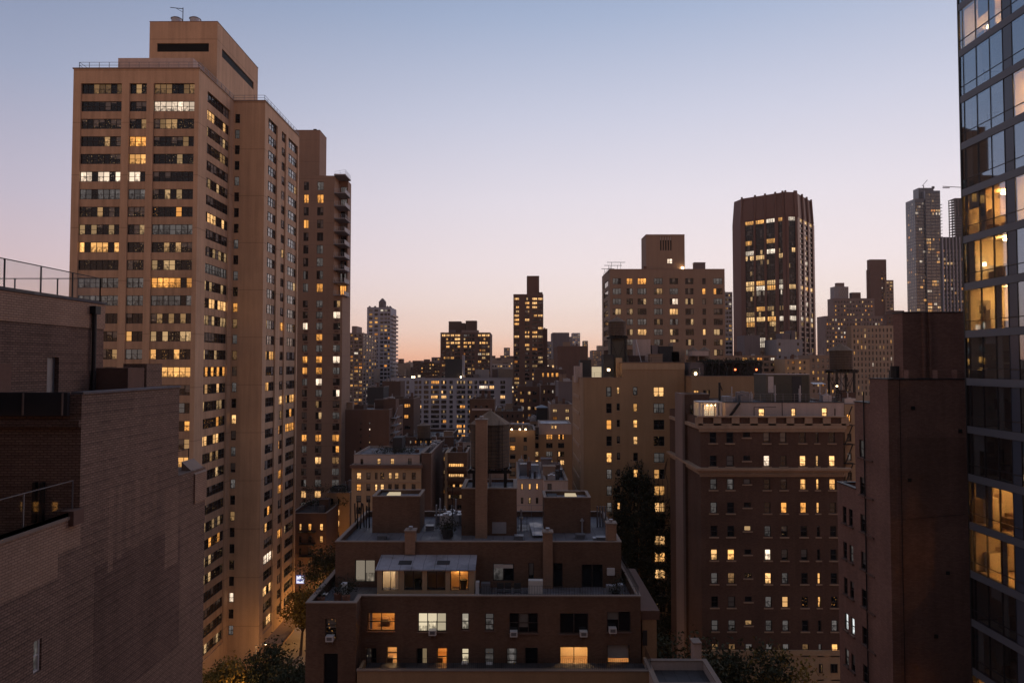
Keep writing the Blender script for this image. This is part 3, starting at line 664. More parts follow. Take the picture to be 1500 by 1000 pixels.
for (a, b, y) in ((889, 916, 388.5), (885, 911, 393), (881, 900, 398.0)):
    yy = 192 if y < 398 else 191; am.bar((XA(a, yy, y), yy, ZA(y, yy) + .8), (XA(b, yy, y), yy, ZA(y, yy) + .8), .09)
    for t in (.25, .75): xx = XA(a + (b - a) * t, yy, y); am.bar((xx, yy, I.Z1 - .8), (xx, yy, ZA(y, yy) + .8), .06)
I.part('antenna', am, 'black_metal')
I.part('railing', railing([(I.X0 + .3, I.Y1 - 1, I.Z1), (I.X0 + .3, D + .3, I.Z1)], .9, 2, .04), 'black_metal')

# ================================================================== 5 bronze office tower with chamfered corners
def bronze():
    P0 = Vector((XA(1152, 440, 400), 440)); u = Vector((-.77, .64)).normalized(); v = Vector((.64, .77)).normalized()
    def slide(p, d, x, y):
        r = ray(x, y); k = r.x / r.y; t = (k * p.y - p.x) / (d.x - k * d.y); return p + d * t
    P1 = slide(P0, Vector((1, .08)), 1168, 400); PR = slide(P1, v, 1192.5, 400); PL = slide(P0, u, 1086, 400); PLL = slide(PL, Vector((-.25, 1)).normalized(), 1073.5, 400)
    PRB = PR + Vector((-.3, 1)).normalized() * 8; back = PLL + v * 30; back2 = PRB + u * 14
    B = Bld('office_tower', 'dark bronze office tower with chamfered corners and sloped crown', 'tower', P0.x, P0.y + 20)
    ring = [PLL, PL, P0, P1, PR, PRB, back2, back]
    zc = ZA(318, 440); zt = ZA(281, 440); cx = sum((p.x for p in ring)) / 8; cy = sum((p.y for p in ring)) / 8
    floors = 40; fh = 7.75 * .44; ztop = ZA(316.5, 440)
    spec = {1: [(.10, .295), (.335, .53), (.575, .765), (.84, .93)], 2: [(.22, .86)], 3: [(.13, .33), (.41, .62), (.70, .90)]}
    wall = MB(); wins = []
    for i in range(8):
        a, b = ring[i], ring[(i + 1) % 8]; d = b - a; Ln = d.length; d.normalize(); nrm = Vector((d.y, -d.x))
        bays = spec.get(i, [])
        us = [0] + [x for q in bays for x in q] + [1]
        for k in range(0, len(us), 2):
            p, q = a + d * (us[k] * Ln), a + d * (us[k + 1] * Ln)
            wall.quad((p.x, p.y, 0), (q.x, q.y, 0), (q.x, q.y, zc), (p.x, p.y, zc))
            # piers stand proud
            if bays and us[k + 1] - us[k] < .3:
                pp, qq = p + nrm * .6, q + nrm * .6
                wall.quad((pp.x, pp.y, 0), (qq.x, qq.y, 0), (qq.x, qq.y, zc), (pp.x, pp.y, zc)); wall.quad((p.x, p.y, 0), (pp.x, pp.y, 0), (pp.x, pp.y, zc), (p.x, p.y, zc)); wall.quad((qq.x, qq.y, 0), (q.x, q.y, 0), (q.x, q.y, zc), (qq.x, qq.y, zc))
        for s0, s1 in bays:
            p, q = a + d * (s0 * Ln), a + d * (s1 * Ln); pi, qi = p - nrm * .3, q - nrm * .3
            for f in range(floors):
                z1 = ztop - f * fh
                if z1 < 20: break
                wins.append((i, f, (pi + qi) / 2, (qi - pi).length, z1, d))
        # crown: leans in, with ribs
        a2 = Vector((cx, cy)) + (a - Vector((cx, cy))) * .955; b2 = Vector((cx, cy)) + (b - Vector((cx, cy))) * .955
        za = zt
        wall.quad((a.x, a.y, zc), (b.x, b.y, zc), (b2.x, b2.y, za), (a2.x, a2.y, za))
        if bays:
            for s in [0] + [x for q in bays for x in ((q[1] + .02),)]:
                p = a + d * (min(s, 1) * Ln) + nrm * .5; p2 = a2 + (b2 - a2) * min(s, 1) + nrm * .5
                wall.bar((p.x, p.y, zc), (p2.x, p2.y, za + .8), .75)
    wall.poly([(Vector((cx, cy)).lerp(p, .955).x, Vector((cx, cy)).lerp(p, .955).y, zt - 1) for p in ring])
    B.part('wall', wall, 'bronze_cladding')
    sb = MB()
    LIT = {(1, 0): 'cc', (1, 4): 'O', (1, 6): 'O'}
    litrows = {0: 1, 4: .55, 6: .4, 7: .6, 12: .35, 13: 1, 14: .5, 17: .6, 18: .2, 19: 1, 20: .6, 22: .4, 23: .7, 24: .4}
    for (i, f, c, wd, z1, d) in wins:
        me = window_mesh(wd, fh * .99, 4 if wd > 4 else 3 if wd > 2.6 else 2, 1, 'dark_frame', 'pane_mirror' if i == 3 else 'pane_office', .1)
        p = litrows.get(f, .03) if i != 3 or f in (0, 12, 13, 18, 19, 20) else .08
        if random.random() < p:
            cc = random.choice((CREAM, CREAM, WARM, WHITE)); s = random.uniform(.6, 1.2) if random.random() < .75 else .3; s = s if f not in (0, 13, 19) else random.uniform(1.0, 1.5); cl_ = (cc[0] * s, cc[1] * s, cc[2] * s, 1 if f in (0, 13, 19) else random.choice((.6, .9, 1)))
        else: cl_ = (.35, .22, .1, .05)
        o = obj('window', me, B.o, (c.x - B.loc.x, c.y - B.loc.y, z1 - fh - B.loc.z), math.atan2(d.y, d.x), cl_)
        sb.bar((c.x - d.x * wd / 2, c.y - d.y * wd / 2, z1 - fh * .96), (c.x + d.x * wd / 2, c.y + d.y * wd / 2, z1 - fh * .96), .7, m=0) if i == 3 else sb.bar((c.x - d.x * wd / 2, c.y - d.y * wd / 2, z1 - fh * .96), (c.x + d.x * wd / 2, c.y + d.y * wd / 2, z1 - fh * .96), .33, m=1)
    B.part('floor_edge', sb, ['bronze_cladding', 'office_spandrel'], kind='stuff')
bronze()

# ================================================================== 6 old office cluster and glass tower, far right
K = building('office_block', 'stepped old masonry office block with many small lit windows', 620, 1209, 1303, 463, 'mauve_stone', depth=17, cols=rng(1211, 1300, 4.2, 2.3), rows=(467, 3.2, 6.3, 12), lit=.5, dim=.1, nx=1, yr=480)
k2 = topbox(K, 'upper_storeys', 624, 1221, 1281, 437, 12, 'mauve_stone', 450)
for r in rows_Z(624, 441, 3.0, 6.2, 4):
    for c in cols_F(624, rng(1223, 1279, 4.4, 2.2), 450): K.window('F', 623.98, (*c, *r), 1, 1, rlit(.4, .5, 1, .1), 0, pane='pane_far', fw=.15)
topbox(K, 'lantern', 626, 1222, 1243, 420, 8, 'grey_concrete', 430); topbox(K, 'lantern_top', 628, 1226, 1237, 414.5, 4, 'mauve_stone', 430); topbox(K, 'bulkhead', 628, 1248, 1261, 428.5, 5, 'umber_brick', 440)
lat = MB()
for k in range(4):
    a, b = 1229 + k * 3.4, 1232.4 + k * 3.4; yA, yB = ZA(421, 625.8), ZA(435, 625.8)
    for s in (0, 1): lat.bar((XA(a, 625.8, 430), 625.8, yA if s else (yA + yB) / 2), (XA(b, 625.8, 430), 625.8, (yA + yB) / 2 if s else yA), .18); lat.bar((XA(a, 625.8, 430), 625.8, yB if s else (yA + yB) / 2), (XA(b, 625.8, 430), 625.8, (yA + yB) / 2 if s else yB), .18)
K.part('lattice', lat, 'white_stucco')
K2 = building('apartment_tower', 'plain brown slab tower with lit lower shoulder, right of stepped office block', 700, 1274.5, 1298.5, 380.5, 'umber_brick', depth=6, cols=[(1291, 1293), (1294.5, 1296.5)], rows=(398, 2.4, 4.6, 10), lit=.35, nx=1, cat='tower', yr=400)
topbox(K2, 'left_shoulder', 702, 1271, 1276, 395.5, 3, 'umber_brick', 400, zb=0); topbox(K2, 'right_shoulder', 698, 1297, 1309, 410.5, 8, 'slab_brick', 420, zb=0)
for r in rows_Z(698, 413, 2.6, 4.8, 12):
    for c in cols_F(698, [(1299, 1302.2), (1303.4, 1307.6)], 430): K2.window('F', 697.98, (*c, *r), 2, 1, rlit(.4, .4, .9, .2), 0, pane='pane_far', fw=.15)
building('ornate_block', 'pale ornate stone block with tall narrow windows behind the right water tank', 430, 1247, 1331, 477, 'pale_stone', depth=6, cols=rng(1250, 1329, 5.4, 2.2), rows=(481, 5.2, 8.4, 12), lit=.12, dim=.1, nx=1, ny=2, yr=480)
topbox(building('apartment_block', 'low dark block filling the gap left of the glass tower', 520, 1300, 1345, 460, 'umber_brick', depth=5, cols=rng(1303, 1343, 6, 3), rows=(464, 3, 6, 6), lit=.25, nx=1), 'bulkhead', 524, 1307, 1326, 455, 8, 'dark_brick')
# glass tower
D = 850
L = building('glass_tower', 'tall blue glass tower with stepped top and roof crane', D, 1342, 1357.5, 292, 'spandrel_glass', depth=20, cols=rng(1342.6, 1357.3, 4.9, 4.5), rows=(297, 3.9, 4.75, 44), side_cols=5, lit=.1, dim=.25, nx=3, pane='pane_mirror', cat='tower', yr=400, fw=.25)
L2 = MB()
for (a, b, yt, dd) in ((1357.5, 1379.5, 280, -2), (1348, 1370, 276, 6)):
    X0, X1 = XA(a, D + dd, 400), XA(b, D + dd, 400)
    L.block(X0, X1, D + dd, D + dd + 18 - abs(dd), 0, ZA(yt, D + dd), 'spandrel_glass', parapet=.5, coping=None, name='glass_shaft')
for k, r in enumerate(rows_Z(D - 2, 284, 3.9, 4.75, 46)):
    for j, (a, b) in enumerate(((1358, 1364.8), (1365.2, 1372), (1372.4, 1379))): L.window('F', D - 2.02, (XA(a, D - 2, 400), XA(b, D - 2, 400), *r), 3, 1, rlit(.5 if k in (5, 6, 14, 15, 16, 17, 18, 27, 28, 34, 35, 36) else .05, .6, 1.1, .2), 0, pane='pane_mirror', fw=.25)
for r in rows_Z(D - 2, 300, .6, 4.75, 40):
    L.part('balcony', MB().box(XA(1379.3, D, 400), XA(1380.8, D, 400), D - 2, D + 8, r[0], r[1]), 'grey_concrete')
cr = MB(); cxx = XA(1353, D + 8, 276); czz = ZA(276, D + 8); cr.bar((cxx, D + 8, czz - 1), (cxx, D + 8, czz + 3), .5); cr.bar((cxx - 2, D + 8, czz + 2), (XA(1358.5, D + 8, 264), D + 8, ZA(264.5, D + 8)), .35)
L.part('crane', cr, 'black_metal'); L.part('roof_plant', MB().box(XA(1366, D + 8, 276), XA(1369, D + 8, 276), D + 8, D + 10, czz - 1, czz + 2), 'black_metal')
Fn = building('finned_tower', 'striped tower of dark glass and pale fins beside the glass tower', 760, 1381.5, 1425, 348, 'shed_dark', depth=5, cols=rng(1382.5, 1424, 5, 3.2), rows=(366, 4, 6.2, 20), lit=.12, nx=2, pane='pane_mirror', cat='tower', yr=400, fw=.2)
for x in [1382 + 5 * k for k in range(9)]: Fn.part('fin', MB().box(XA(x - .5, 759, 400), XA(x + .5, 759, 400), 758.6, 759.9, 20, Fn.Z1), 'white_brick')
Uc = Bld('unfinished_tower', 'open concrete frame of a tower under construction behind the striped tower', 'construction', XA(1412, 900, 300), 905)
fr = MB()
for k in range(30):
    z = ZA(291, 900) - k * 3.6
    if z < 20: break
    fr.box(XA(1399, 900, 300), XA(1425, 900, 300), 900, 915, z - .4, z)
for x in (1399.5, 1404, 1409, 1414, 1420): fr.box(XA(x, 900, 300) - .4, XA(x, 900, 300) + .4, 900.2, 901, 0, ZA(291, 900)); fr.box(XA(x, 900, 300) - .4, XA(x, 900, 300) + .4, 913, 914, 0, ZA(291, 900))
Uc.part('frame', fr, 'grey_blank')
Uc.part('curtain_wall', MB().box(XA(1399.2, 900, 300), XA(1425, 900, 300), 900.05, 900.18, 0, ZA(318, 900)), 'shed_dark')
Cr = Bld('tower_crane', 'thin tower crane with its jib left of the glass corner, above striped tower', 'crane', XA(1416, 920, 300), 920)
cm = MB(); zx = XA(1416, 920, 280); cm.box(zx - 1, zx + 1, 919, 921, 0, ZA(268, 920)); Cr.part('mast', cm, 'grey_metal')
Cr.part('jib', MB().bar((XA(1381, 920, 275), 920, ZA(274, 920)), (XA(1440, 920, 277), 920, ZA(277, 920)), .55).bar((XA(1381, 920, 275), 920, ZA(276, 920)), (XA(1391, 920, 275), 920, ZA(276, 920)), .7), 'grey_metal')

# ================================================================== water tanks
def water_tank(label, x, y, zp, r, h, hc, zleg, mat='tank_wood', hoops=9, legs=4, lr=.16, roofsides=12, cage=False):
    B = Bld('water_tank', label, 'water tank', x, y, zleg, 'rooftop water tanks')
    mb = MB(); n = 30
    for i in range(n):                                   # each stave a shallow facet of its own
        a0, a1 = 2 * math.pi * i / n, 2 * math.pi * (i + 1) / n; rr = r * (1 + .012 * ((i * 7) % 3))
        p = [(x + rr * math.cos(a) , y + rr * math.sin(a)) for a in (a0 + .008, a1 - .008)]
        mb.quad((*p[0], zp), (*p[1], zp), (*p[1], zp + h), (*p[0], zp + h))
        q = [(x + r * .97 * math.cos(a), y + r * .97 * math.sin(a)) for a in (a0, a1)]
        mb.quad((*q[0], zp), (*p[0], zp), (*p[0], zp + h), (*q[0], zp + h)); mb.quad((*p[1], zp), (*q[1], zp), (*q[1], zp + h), (*p[1], zp + h))
    mb.cyl(x, y, zp, zp + h, r * .965, n=n); B.part('tank', mb, mat)
    for k in range(hoops):
        z = zp + h * (.04 + .92 * (k / (hoops - 1)) ** 1.15); rr = r * 1.03; c = MB()
        for i in range(24):
            a0, a1 = 2 * math.pi * i / 24, 2 * math.pi * (i + 1) / 24
            c.bar((x + rr * math.cos(a0), y + rr * math.sin(a0), z), (x + rr * math.cos(a1), y + rr * math.sin(a1), z), .028)
        B.part('hoop', c, 'black_metal')
    B.part('roof', MB().cyl(x, y, zp + h + .02, zp + h + hc, r * 1.13, .12, roofsides).cyl(x, y, zp + h + hc, zp + h + hc + .25, .14, .0001, 8), 'tank_roof')
    pl = MB()
    for k in range(7):
        t = -r + 2 * r * k / 6; pl.box(x + t - .09, x + t + .09, y - r * 1.1, y + r * 1.1, zp - .22, zp - .01)
    for t in (-r * .8, r * .8): pl.box(x - r * 1.15, x + r * 1.15, y + t - .12, y + t + .12, zp - .52, zp - .23)
    B.part('platform', pl, 'black_metal')
    pts = [(x + sx * r * .82, y + sy * r * .82) for sx in (-1, 1) for sy in (-1, 1)]
    for p in pts: B.part('leg', MB().bar((*p, zleg), (*p, zp - .5), lr), 'black_metal')
    if zp - zleg > 2.5:
        for a, b in ((0, 2), (0, 1), (2, 3), (1, 3)):
            B.part('brace', MB().bar((*pts[a], zleg + .3), (*pts[b], zp - .8), .04).bar((*pts[b], zleg + .3), (*pts[a], zp - .8), .04), 'black_metal')
    B.part('pipe', MB().bar((x, y, zleg), (x, y, zp - .2), .14, n=8), 'grey_metal')
    if cage:
        c = MB(); x1 = x + r * 1.06
        for dy in (-.25, .25): c.bar((x + r * .5, y - r * .98 + dy * .2, zp - .4), (x + r * .5, y - r * .98 + dy * .2, zp + h + .5), .025)
        for k in range(14): c.bar((x + r * .5 - .22, y - r * .95, zp + k * h / 13), (x + r * .5 + .22, y - r * .95, zp + k * h / 13), .018)
        B.part('ladder', c, 'black_metal')
    return B

# ================================================================== 7 buff apartment house (middle)
D = 120.0
px0, px1 = XA(850, D, 600), XA(1003, D, 600); pzl = ZA(553, D); pzr = ZA(531, D); pxm = XA(911, D, 540); pY = DA(838.5, px0, 600)
P = Bld('apartment_house', 'buff brick apartment house with dark ivy, behind the brick terrace house', 'building', (px0 + px1) / 2, 130)
cP = cols_F(D, [(888, 896), (903.3, 908), (927.3, 934), (957.3, 973)], 600); rP = rows_Z(D, 566.5, 14.2, 23.9, 14)
ops = []
for r in rP:
    for j, c in enumerate(cP): ops.append((c[0], c[1], r[0] + (.45 if j in (1,) else .25 if j == 2 else 0), r[1]))
P.block(px0, pxm, D, pY, 0, pzl, 'buff_brick', F=[o for o in ops if o[1] < pxm], parapet=.9, roof='roof_gravel')
P.block(pxm, px1, D, pY, 0, pzr, 'buff_brick', F=[o for o in ops if o[0] > pxm], parapet=1.0, name='wall', roof='roof_tar')
sP = ['gcgc', 'g.wg', 'o,w.', 'g.cC', 'w.gg', 'g.wh', 'g..w', 'gw;c', '...;', ',..c', '...h', '.;.c', '....', '...,']
for k, o in enumerate(ops):
    i, j = divmod(k, 4); P.window('F', D, o, 2 if j == 3 else 1, 2, STATE[sP[i][j]], .16, 'dark_frame', 'pane', .1)
    P.part('sill', MB().box(o[0] - .12, o[1] + .12, D - .1, D + .16, o[2] - .14, o[2] - .003), 'cream_stucco')
P.part('cornice_band', MB().box(pxm + .003, px1 + .06, D - .08, D - .003, ZA(541, D), ZA(532.5, D)), 'cream_stucco')
P.box('pilaster', px0 - .05, px0 + .55, D - .12, D - .003, 0, pzl - .01, 'pale_stone')
qn = rows_Z(D, 556, 4.5, 24, 12)
for a, b in qn[:11]: P.part('quoin', MB().box(px0 - .12, px0 - .004, D + 1.5, pY - 2, a, b), 'pale_stone')
# roof terrace at left: dark sheds, lit screen, lamp
for a, b, yt, m in ((850, 866, 527, 'shed_dark'), (884, 900, 519, 'shed_dark'), (902, 912, 524, 'cream_stucco'), (842.5, 851, 536, 'white_stucco')): P.box('roof_shed', XA(a, D + 3, 540), XA(b, D + 3, 540), D + 3, D + 6, pzl - .9, ZA(yt, D + 3), m)
P.box('lit_screen', XA(867, D + 3, 540), XA(881, D + 3, 540), D + 3, D + 3.15, pzl - .9, ZA(537, D + 3), 'skylight_glow')
P.part('roof_lamp', MB().cyl(XA(891.5, D + 1.2, 540), D + 1.2, ZA(543, D + 1), ZA(540, D + 1), .22, .22, 10), 'bulb')
P.part('railing', railing([(px0 + .2, D + .2, pzl + .09), (pxm - .2, D + .2, pzl + .09)], .8, 1.0, .025), 'black_metal')
P.box('vent', px0 + .2, px0 + .6, D + 2, D + 2.4, pzl - .9, ZA(531, D + 2), 'white_stucco')
zr = pzr - 1.0
for a, b, yt, m in ((931, 953, 497, 'white_stucco'), (955, 965, 505.5, 'grey_blank'), (964, 986, 507, 'shed_dark'), (984, 995, 515, 'galvanised'), (986, 1003, 501, 'slab_brick')):
    P.box('roof_unit', XA(a, D + 8, 515), XA(b, D + 8, 515), D + 8, D + 11, zr, ZA(yt, D + 8), m)
P.part('railing', railing([(pxm + .3, D + 1.5, zr), (px1 - .3, D + 1.5, zr)], 1.9, 2.2, .03, (1, .75)), 'black_metal')
P.part('ladder', MB().bar((XA(940, D + 6), D + 5, zr), (XA(933, D + 7), D + 8, ZA(497, D + 8)), .06), 'white_metal')
wtD = 126.0
water_tank('dark water tank on black legs, on roof of the buff apartment house', XA(904, wtD, 500), wtD, ZA(492, wtD), 12.3 * .126, 20 * .126, 8 * .126, pzl - .9, hoops=6, lr=.2)
P.box('tank_house', XA(893, wtD, 510), XA(918, wtD, 510), wtD - .6, wtD + 2, pzl - .9, ZA(496, wtD), 'green_shed')

# ivy climbing the buff house
def leaves(name, pts, size, mat, parent, loc, kind='stuff', seed=1, flat=None):
    rd = random.Random(seed); vs = []; fs = []
    for p in pts:
        s = size * rd.uniform(.6, 1.35); a = Vector((rd.gauss(0, 1), rd.gauss(0, 1), rd.gauss(0, 1))).normalized()
        if flat: a = (a * .8 + Vector(flat)).normalized()
        t = a.orthogonal().normalized(); t = Matrix.Rotation(rd.uniform(0, 6.28), 3, a) @ t; b = a.cross(t); n = len(vs); p = Vector(p)
        vs += [tuple(p - t * s), tuple(p - b * s * .5), tuple(p + t * s), tuple(p + b * s * .5)]; fs.append((n, n + 1, n + 2, n + 3))
    me = bpy.data.meshes.new(name); me.from_pydata(vs, [], fs); me.materials.append(M[mat]); o = obj(name, me, parent, loc)
    if kind: o['kind'] = kind
    return o
IV = Bld('climbing_ivy', 'dark ivy climbing the front of the buff apartment house', 'ivy', XA(940, D), D - .6)
rd = random.Random(5); pts = []
prof = [(905, 905, 690), (915, 690, 900), (925, 682, 905), (938, 678, 905), (950, 690, 905), (960, 712, 905), (968, 722, 905), (978, 735, 905), (988, 750, 905), (996, 775, 905)]
def ivtop(x):
    tab = [(896, 770), (902, 712), (908, 690), (916, 688), (924, 682), (934, 679), (942, 690), (952, 700), (962, 722), (975, 735), (988, 752), (1000, 772)]
    for (a, ya), (b, yb) in zip(tab, tab[1:]):
        if a <= x <= b: return ya + (yb - ya) * (x - a) / (b - a)
    return 900
cents = []
while len(cents) < 640:
    x = rd.uniform(897, 1001); y = rd.uniform(676, 1000)
    if y > ivtop(x) + rd.uniform(0, 12): cents.append((x, y))
wops = [(o[0] - .05, o[1] + .05, o[2] - .05, o[3] + .05) for o in ops]
for (x, y) in cents:
    cx_, cz_ = XA(x, D, y), ZA(y, D, x); off = abs(rd.gauss(.5, .4)) + .12
    for k in range(46):
        qx, qz = cx_ + rd.gauss(0, .55), cz_ + rd.gauss(0, .6)
        if any(a < qx < b and c < qz < d for a, b, c, d in wops) and rd.random() < .93: continue
        pts.append((qx, D - abs(off + rd.gauss(0, .22)) - .05, qz))
leaves('foliage', pts, .21, 'leaf_ivy', IV.o, -IV.loc, seed=3, flat=(0, -1, 0))
st = MB()
for k in range(16):
    x = XA(rd.uniform(910, 990), D); z = 0; p = Vector((x, D - .08, 0))
    top = ZA(ivtop(900 + (k * 6.1) % 95) + 4, D)
    while p.z < top:
        q = p + Vector((rd.uniform(-.7, .7), 0, rd.uniform(1.5, 3))); q.y = D - .08 - rd.random() * .1; st.bar(p, q, .05, 0, 5); p = q
IV.part('stem', st, 'bark')
for k in range(18):                                        # loose sprays at the crown
    pass

# ================================================================== 8 block with pale edge beside, and prewar house
D = 98.0
ex0, ex1 = XA(1003.5, D, 700), XA(1040, D, 700); eY = DA(993, ex0, 700); ez = ZA(577.5, D)
En = Bld('end_house', 'narrow brown end house with side wall coloured paler as if lit, left of the corniced house', 'building', (ex0 + ex1) / 2, D + 3)
eo = [(XA(1011, D, 600), XA(1015.5, D, 600), ZA(607 + 33.5 * k, D), ZA(592 + 33.5 * k, D)) for k in range(10)]
En.block(ex0, ex1, D, eY, 0, ez, 'prewar_brick', F=eo, parapet=.5, roof='roof_gravel')
for k, q in enumerate(eo): En.window('F', D, q, 1, 2, STATE[',.....'[k % 6]] if k != 6 else STATE['w'], .16)
En.part('side_wall', MB().box(ex0 - .35, ex0 - .004, D - .12, eY, 0, ez + .12), 'mauve_stone')  # paler than the front: light on this side is painted into its colour
En.part('drain_pipe', MB().bar((XA(1017.5, D), D - .1, 8), (XA(1017.5, D), D - .1, ez - 1), .08), 'black_metal')

D = 91.0
ox0, ox1 = XA(1026.5, D, 700), XA(1236, D, 700); oz = ZA(611, D)
O = Bld('corniced_house', 'dark brick prewar apartment house with two pale cornices and white penthouse', 'building', (ox0 + ox1) / 2, D + 9)
cO = cols_F(D, [(1040, 1050), (1064.5, 1075), (1089, 1099.5), (1118.7, 1128.3), (1143.2, 1152.6), (1171.6, 1181.2), (1195.2, 1200), (1214.6, 1224)], 700); rO = rows_Z(D, 632.5, 16, 33.75, 11)
ops = [(c[0], c[1], r[0] + (.75 if j == 2 else .0), r[1]) if j != 2 else (c[0], c[1], r[0] + .75, r[1]) for r in rO for j, c in enumerate(cO)]
O.block(ox0, ox1, D, D + 18, 0, oz, 'prewar_brick', F=ops, parapet=1.0, roof='roof_tar', coping=None)
sO = ['........', 'h.;WoC;w', '.g...wwc', 'g,.gOdhd', 'hw;.,,.,', 'wCh W...'.replace(' ', ''), '', '', '', '', '']
sO = ['........', 'h.CWdcCc', 'gg...wwh', 'g..,oOhO', 'hw;g,,..', 'cwCW,...', 'gdCcgdhd', '...gcOhO', 'gg,ggg.g', 'ddgggdgh', 'g.......']
for k, o in enumerate(ops):
    i, j = divmod(k, 8); O.window('F', D, o, 1, 2 if j != 2 else 1, STATE[sO[i][j]], .16, 'dark_frame', 'pane', .09, True)
    if j != 2 or True: O.part('sill', MB().box(o[0] - .18, o[1] + .18, D - .12, D + .16, o[2] - .16, o[2] - .003), 'pale_stone')
for nmc, ya, yb, pr in (('cornice', 622.5, 632, .35), ('cornice', 684, 690, .75), ('cornice_frieze', 690.2, 697.5, .25)):
    mb = MB(); z1, z0 = ZA(ya, D), ZA(yb, D)
    mb.box(ox0 - pr, ox1 + pr, D - pr, D - .004, z0 + (z1 - z0) * .45, z1); mb.box(ox0 - pr * .6, ox1 + pr * .6, D - pr * .6, D - .006, z0, z0 + (z1 - z0) * .44)
    mb.box(ox0 - pr, ox0 - .004, D - .003, D + 17, z0 + (z1 - z0) * .45, z1)
    O.part(nmc, mb, 'pale_stone')
for k in range(84):
    x = ox0 + (ox1 - ox0) * (k + .5) / 84; z = ZA(692.8, D); O.part('dentil', MB().box(x - .07, x + .07, D - .42, D - .255, z - .17, z + .12), 'pale_stone')
# parapet of pale piers and sunk brick panels
pp = MB(); zb, zt_ = ZA(622.3, D), ZA(611, D)
pxs = [ox0 - .2 + (ox1 - ox0 + .4) * k / 8 for k in range(9)]
for x in pxs: pp.box(x - .5, x + .5, D - .25, D - .004, zb, zt_)
pp.box(ox0 - .35, ox1 + .35, D - .32, D + .4, zt_ + .002, zt_ + .2); pp.box(ox0 - .3, ox1 + .3, D - .25, D - .005, zb, zb + .22)
O.part('parapet_pier', pp, 'pale_stone')
# stone base
bz_ = ZA(952, D); O.part('base_course', MB().box(ox0 - .1, ox1 + .1, D - .12, D - .004, bz_ - 12, bz_).box(ox0 - .2, ox1 + .2, D - .25, D - .004, bz_ - .5, bz_ + .15), 'cream_stucco')
for x, w, s in ((1066, 11, 'c'), (1091, 11, ','), (1120, 9, 'h'), (1199, 5, 'd'), (1216, 10, 'w')):
    c = (XA(x, D, 975), XA(x + w, D, 975), ZA(983, D), ZA(970, D)); O.window('F', D - .13, c, 2, 1, STATE[s], 0, 'dark_frame', 'pane', .09)
# white penthouse
DP = D + 3.2; wz0 = oz - 1.0; wz1 = ZA(589.5, DP); wx0, wx1_ = XA(1062, DP, 600), XA(1236, DP, 600)
wo2 = [(XA(a, DP, 600), XA(b, DP, 600), ZA(612, DP), ZA(c, DP)) for a, b, c in ((1111, 1120.3, 598), (1159, 1166, 598), (1203.5, 1212, 597))] + [(XA(1222, DP, 600), XA(1224, DP, 600), ZA(612, DP), ZA(598, DP))]
O.block(wx0, wx1_, DP, D + 14, wz0, wz1, 'white_stucco', F=wo2, parapet=.2, roof='roof_gravel', name='penthouse', coping='black_metal')
for q, s in zip(wo2, 'ccc.'): O.window('F', DP, q, 1, 2, STATE[s], .14, 'bronze_frame', 'pane', .09)
for a, b in ((1127, 1137), (1146, 1156)): O.box('air_conditioner', XA(a, DP - 1, 605), XA(b, DP - 1, 605), DP - 1.2, DP - .5, wz0, wz0 + 1.1, 'grey_metal')
O.part('stair', MB().bar((XA(1063, DP - .5, 612), DP - .6, wz0 + .2), (XA(1083, DP - .5, 590), DP - .6, wz1), .22), 'black_metal')
O.part('awning_frame', MB().bar((XA(1103, DP - 1, 595), DP - 1.4, wz0), (XA(1103, DP - 1, 595), DP - 1.4, ZA(595, DP)), .05).bar((XA(1103, DP - 1, 595), DP - 1.4, ZA(595, DP)), (XA(1135, DP - 1, 595), DP - 1.4, ZA(595, DP)), .05).bar((XA(1144, DP - 1, 595), DP - 1.4, wz0), (XA(1144, DP - 1, 595), DP - 1.4, ZA(586, DP)), .06), 'black_metal')
# glowing garden room at its left end
gr0, gr1 = XA(1024, DP - 1, 600), XA(1057, DP - 1, 600); gy = DP - 1.2
gm = MB()
for x in (1024, 1029, 1049, 1055): xx = XA(x, gy, 600); gm.box(xx, xx + .22, gy, gy + .22, wz0, ZA(590, gy))
gm.box(gr0, gr1, gy - .2, gy + 3, ZA(590, gy), ZA(588, gy)); gm.box(gr0, gr1, gy + 2.8, gy + 3, wz0, ZA(590, gy))
O.part('garden_room', gm, 'white_paint')
for k in range(2):
    d = MB(); xa = XA(1031 + 8.6 * k, gy + .5, 600); xb = XA(1038.5 + 8.6 * k, gy + .5, 600); d.box(xa, xb, gy + 1.0, gy + 1.06, wz0, ZA(594, gy))
    dd = O.part('door', d, 'skylight_glow'); g2 = MB()
    for j in range(4): xx = xa + (xb - xa) * j / 3; g2.box(xx - .03, xx + .03, gy + .95, gy + .995, wz0, ZA(594, gy))
    for j in range(5): zz = wz0 + (ZA(594, gy) - wz0) * j / 4; g2.box(xa, xb, gy + .955, gy + .992, zz - .03, zz + .03)
    O.part('glazing_bar', g2, 'white_paint')
for x in (1030, 1036, 1042, 1048): O.part('bulb', MB().cyl(XA(x, gy + .3, 593), gy + .3, ZA(594, gy), ZA(592.6, gy), .07, .07, 8), 'bulb')
pl = bpy.data.lights.new('garden_room_light', 'POINT'); pl.energy = 60; pl.color = (1, .55, .22); pl.shadow_soft_size = .2
lo = bpy.data.objects.new('garden_room_light', pl); col.objects.link(lo); lo.parent = O.o; lo.location = Vector((XA(1039, gy, 600), gy + .4, ZA(593, gy))) - O.loc
O.part('railing', railing([(wx0 + .3, DP + .4, wz1 + .1), (wx1_ - .3, DP + .4, wz1 + .1)], 1.1, 1.5, .03, (1, .66, .33)), 'grey_metal')
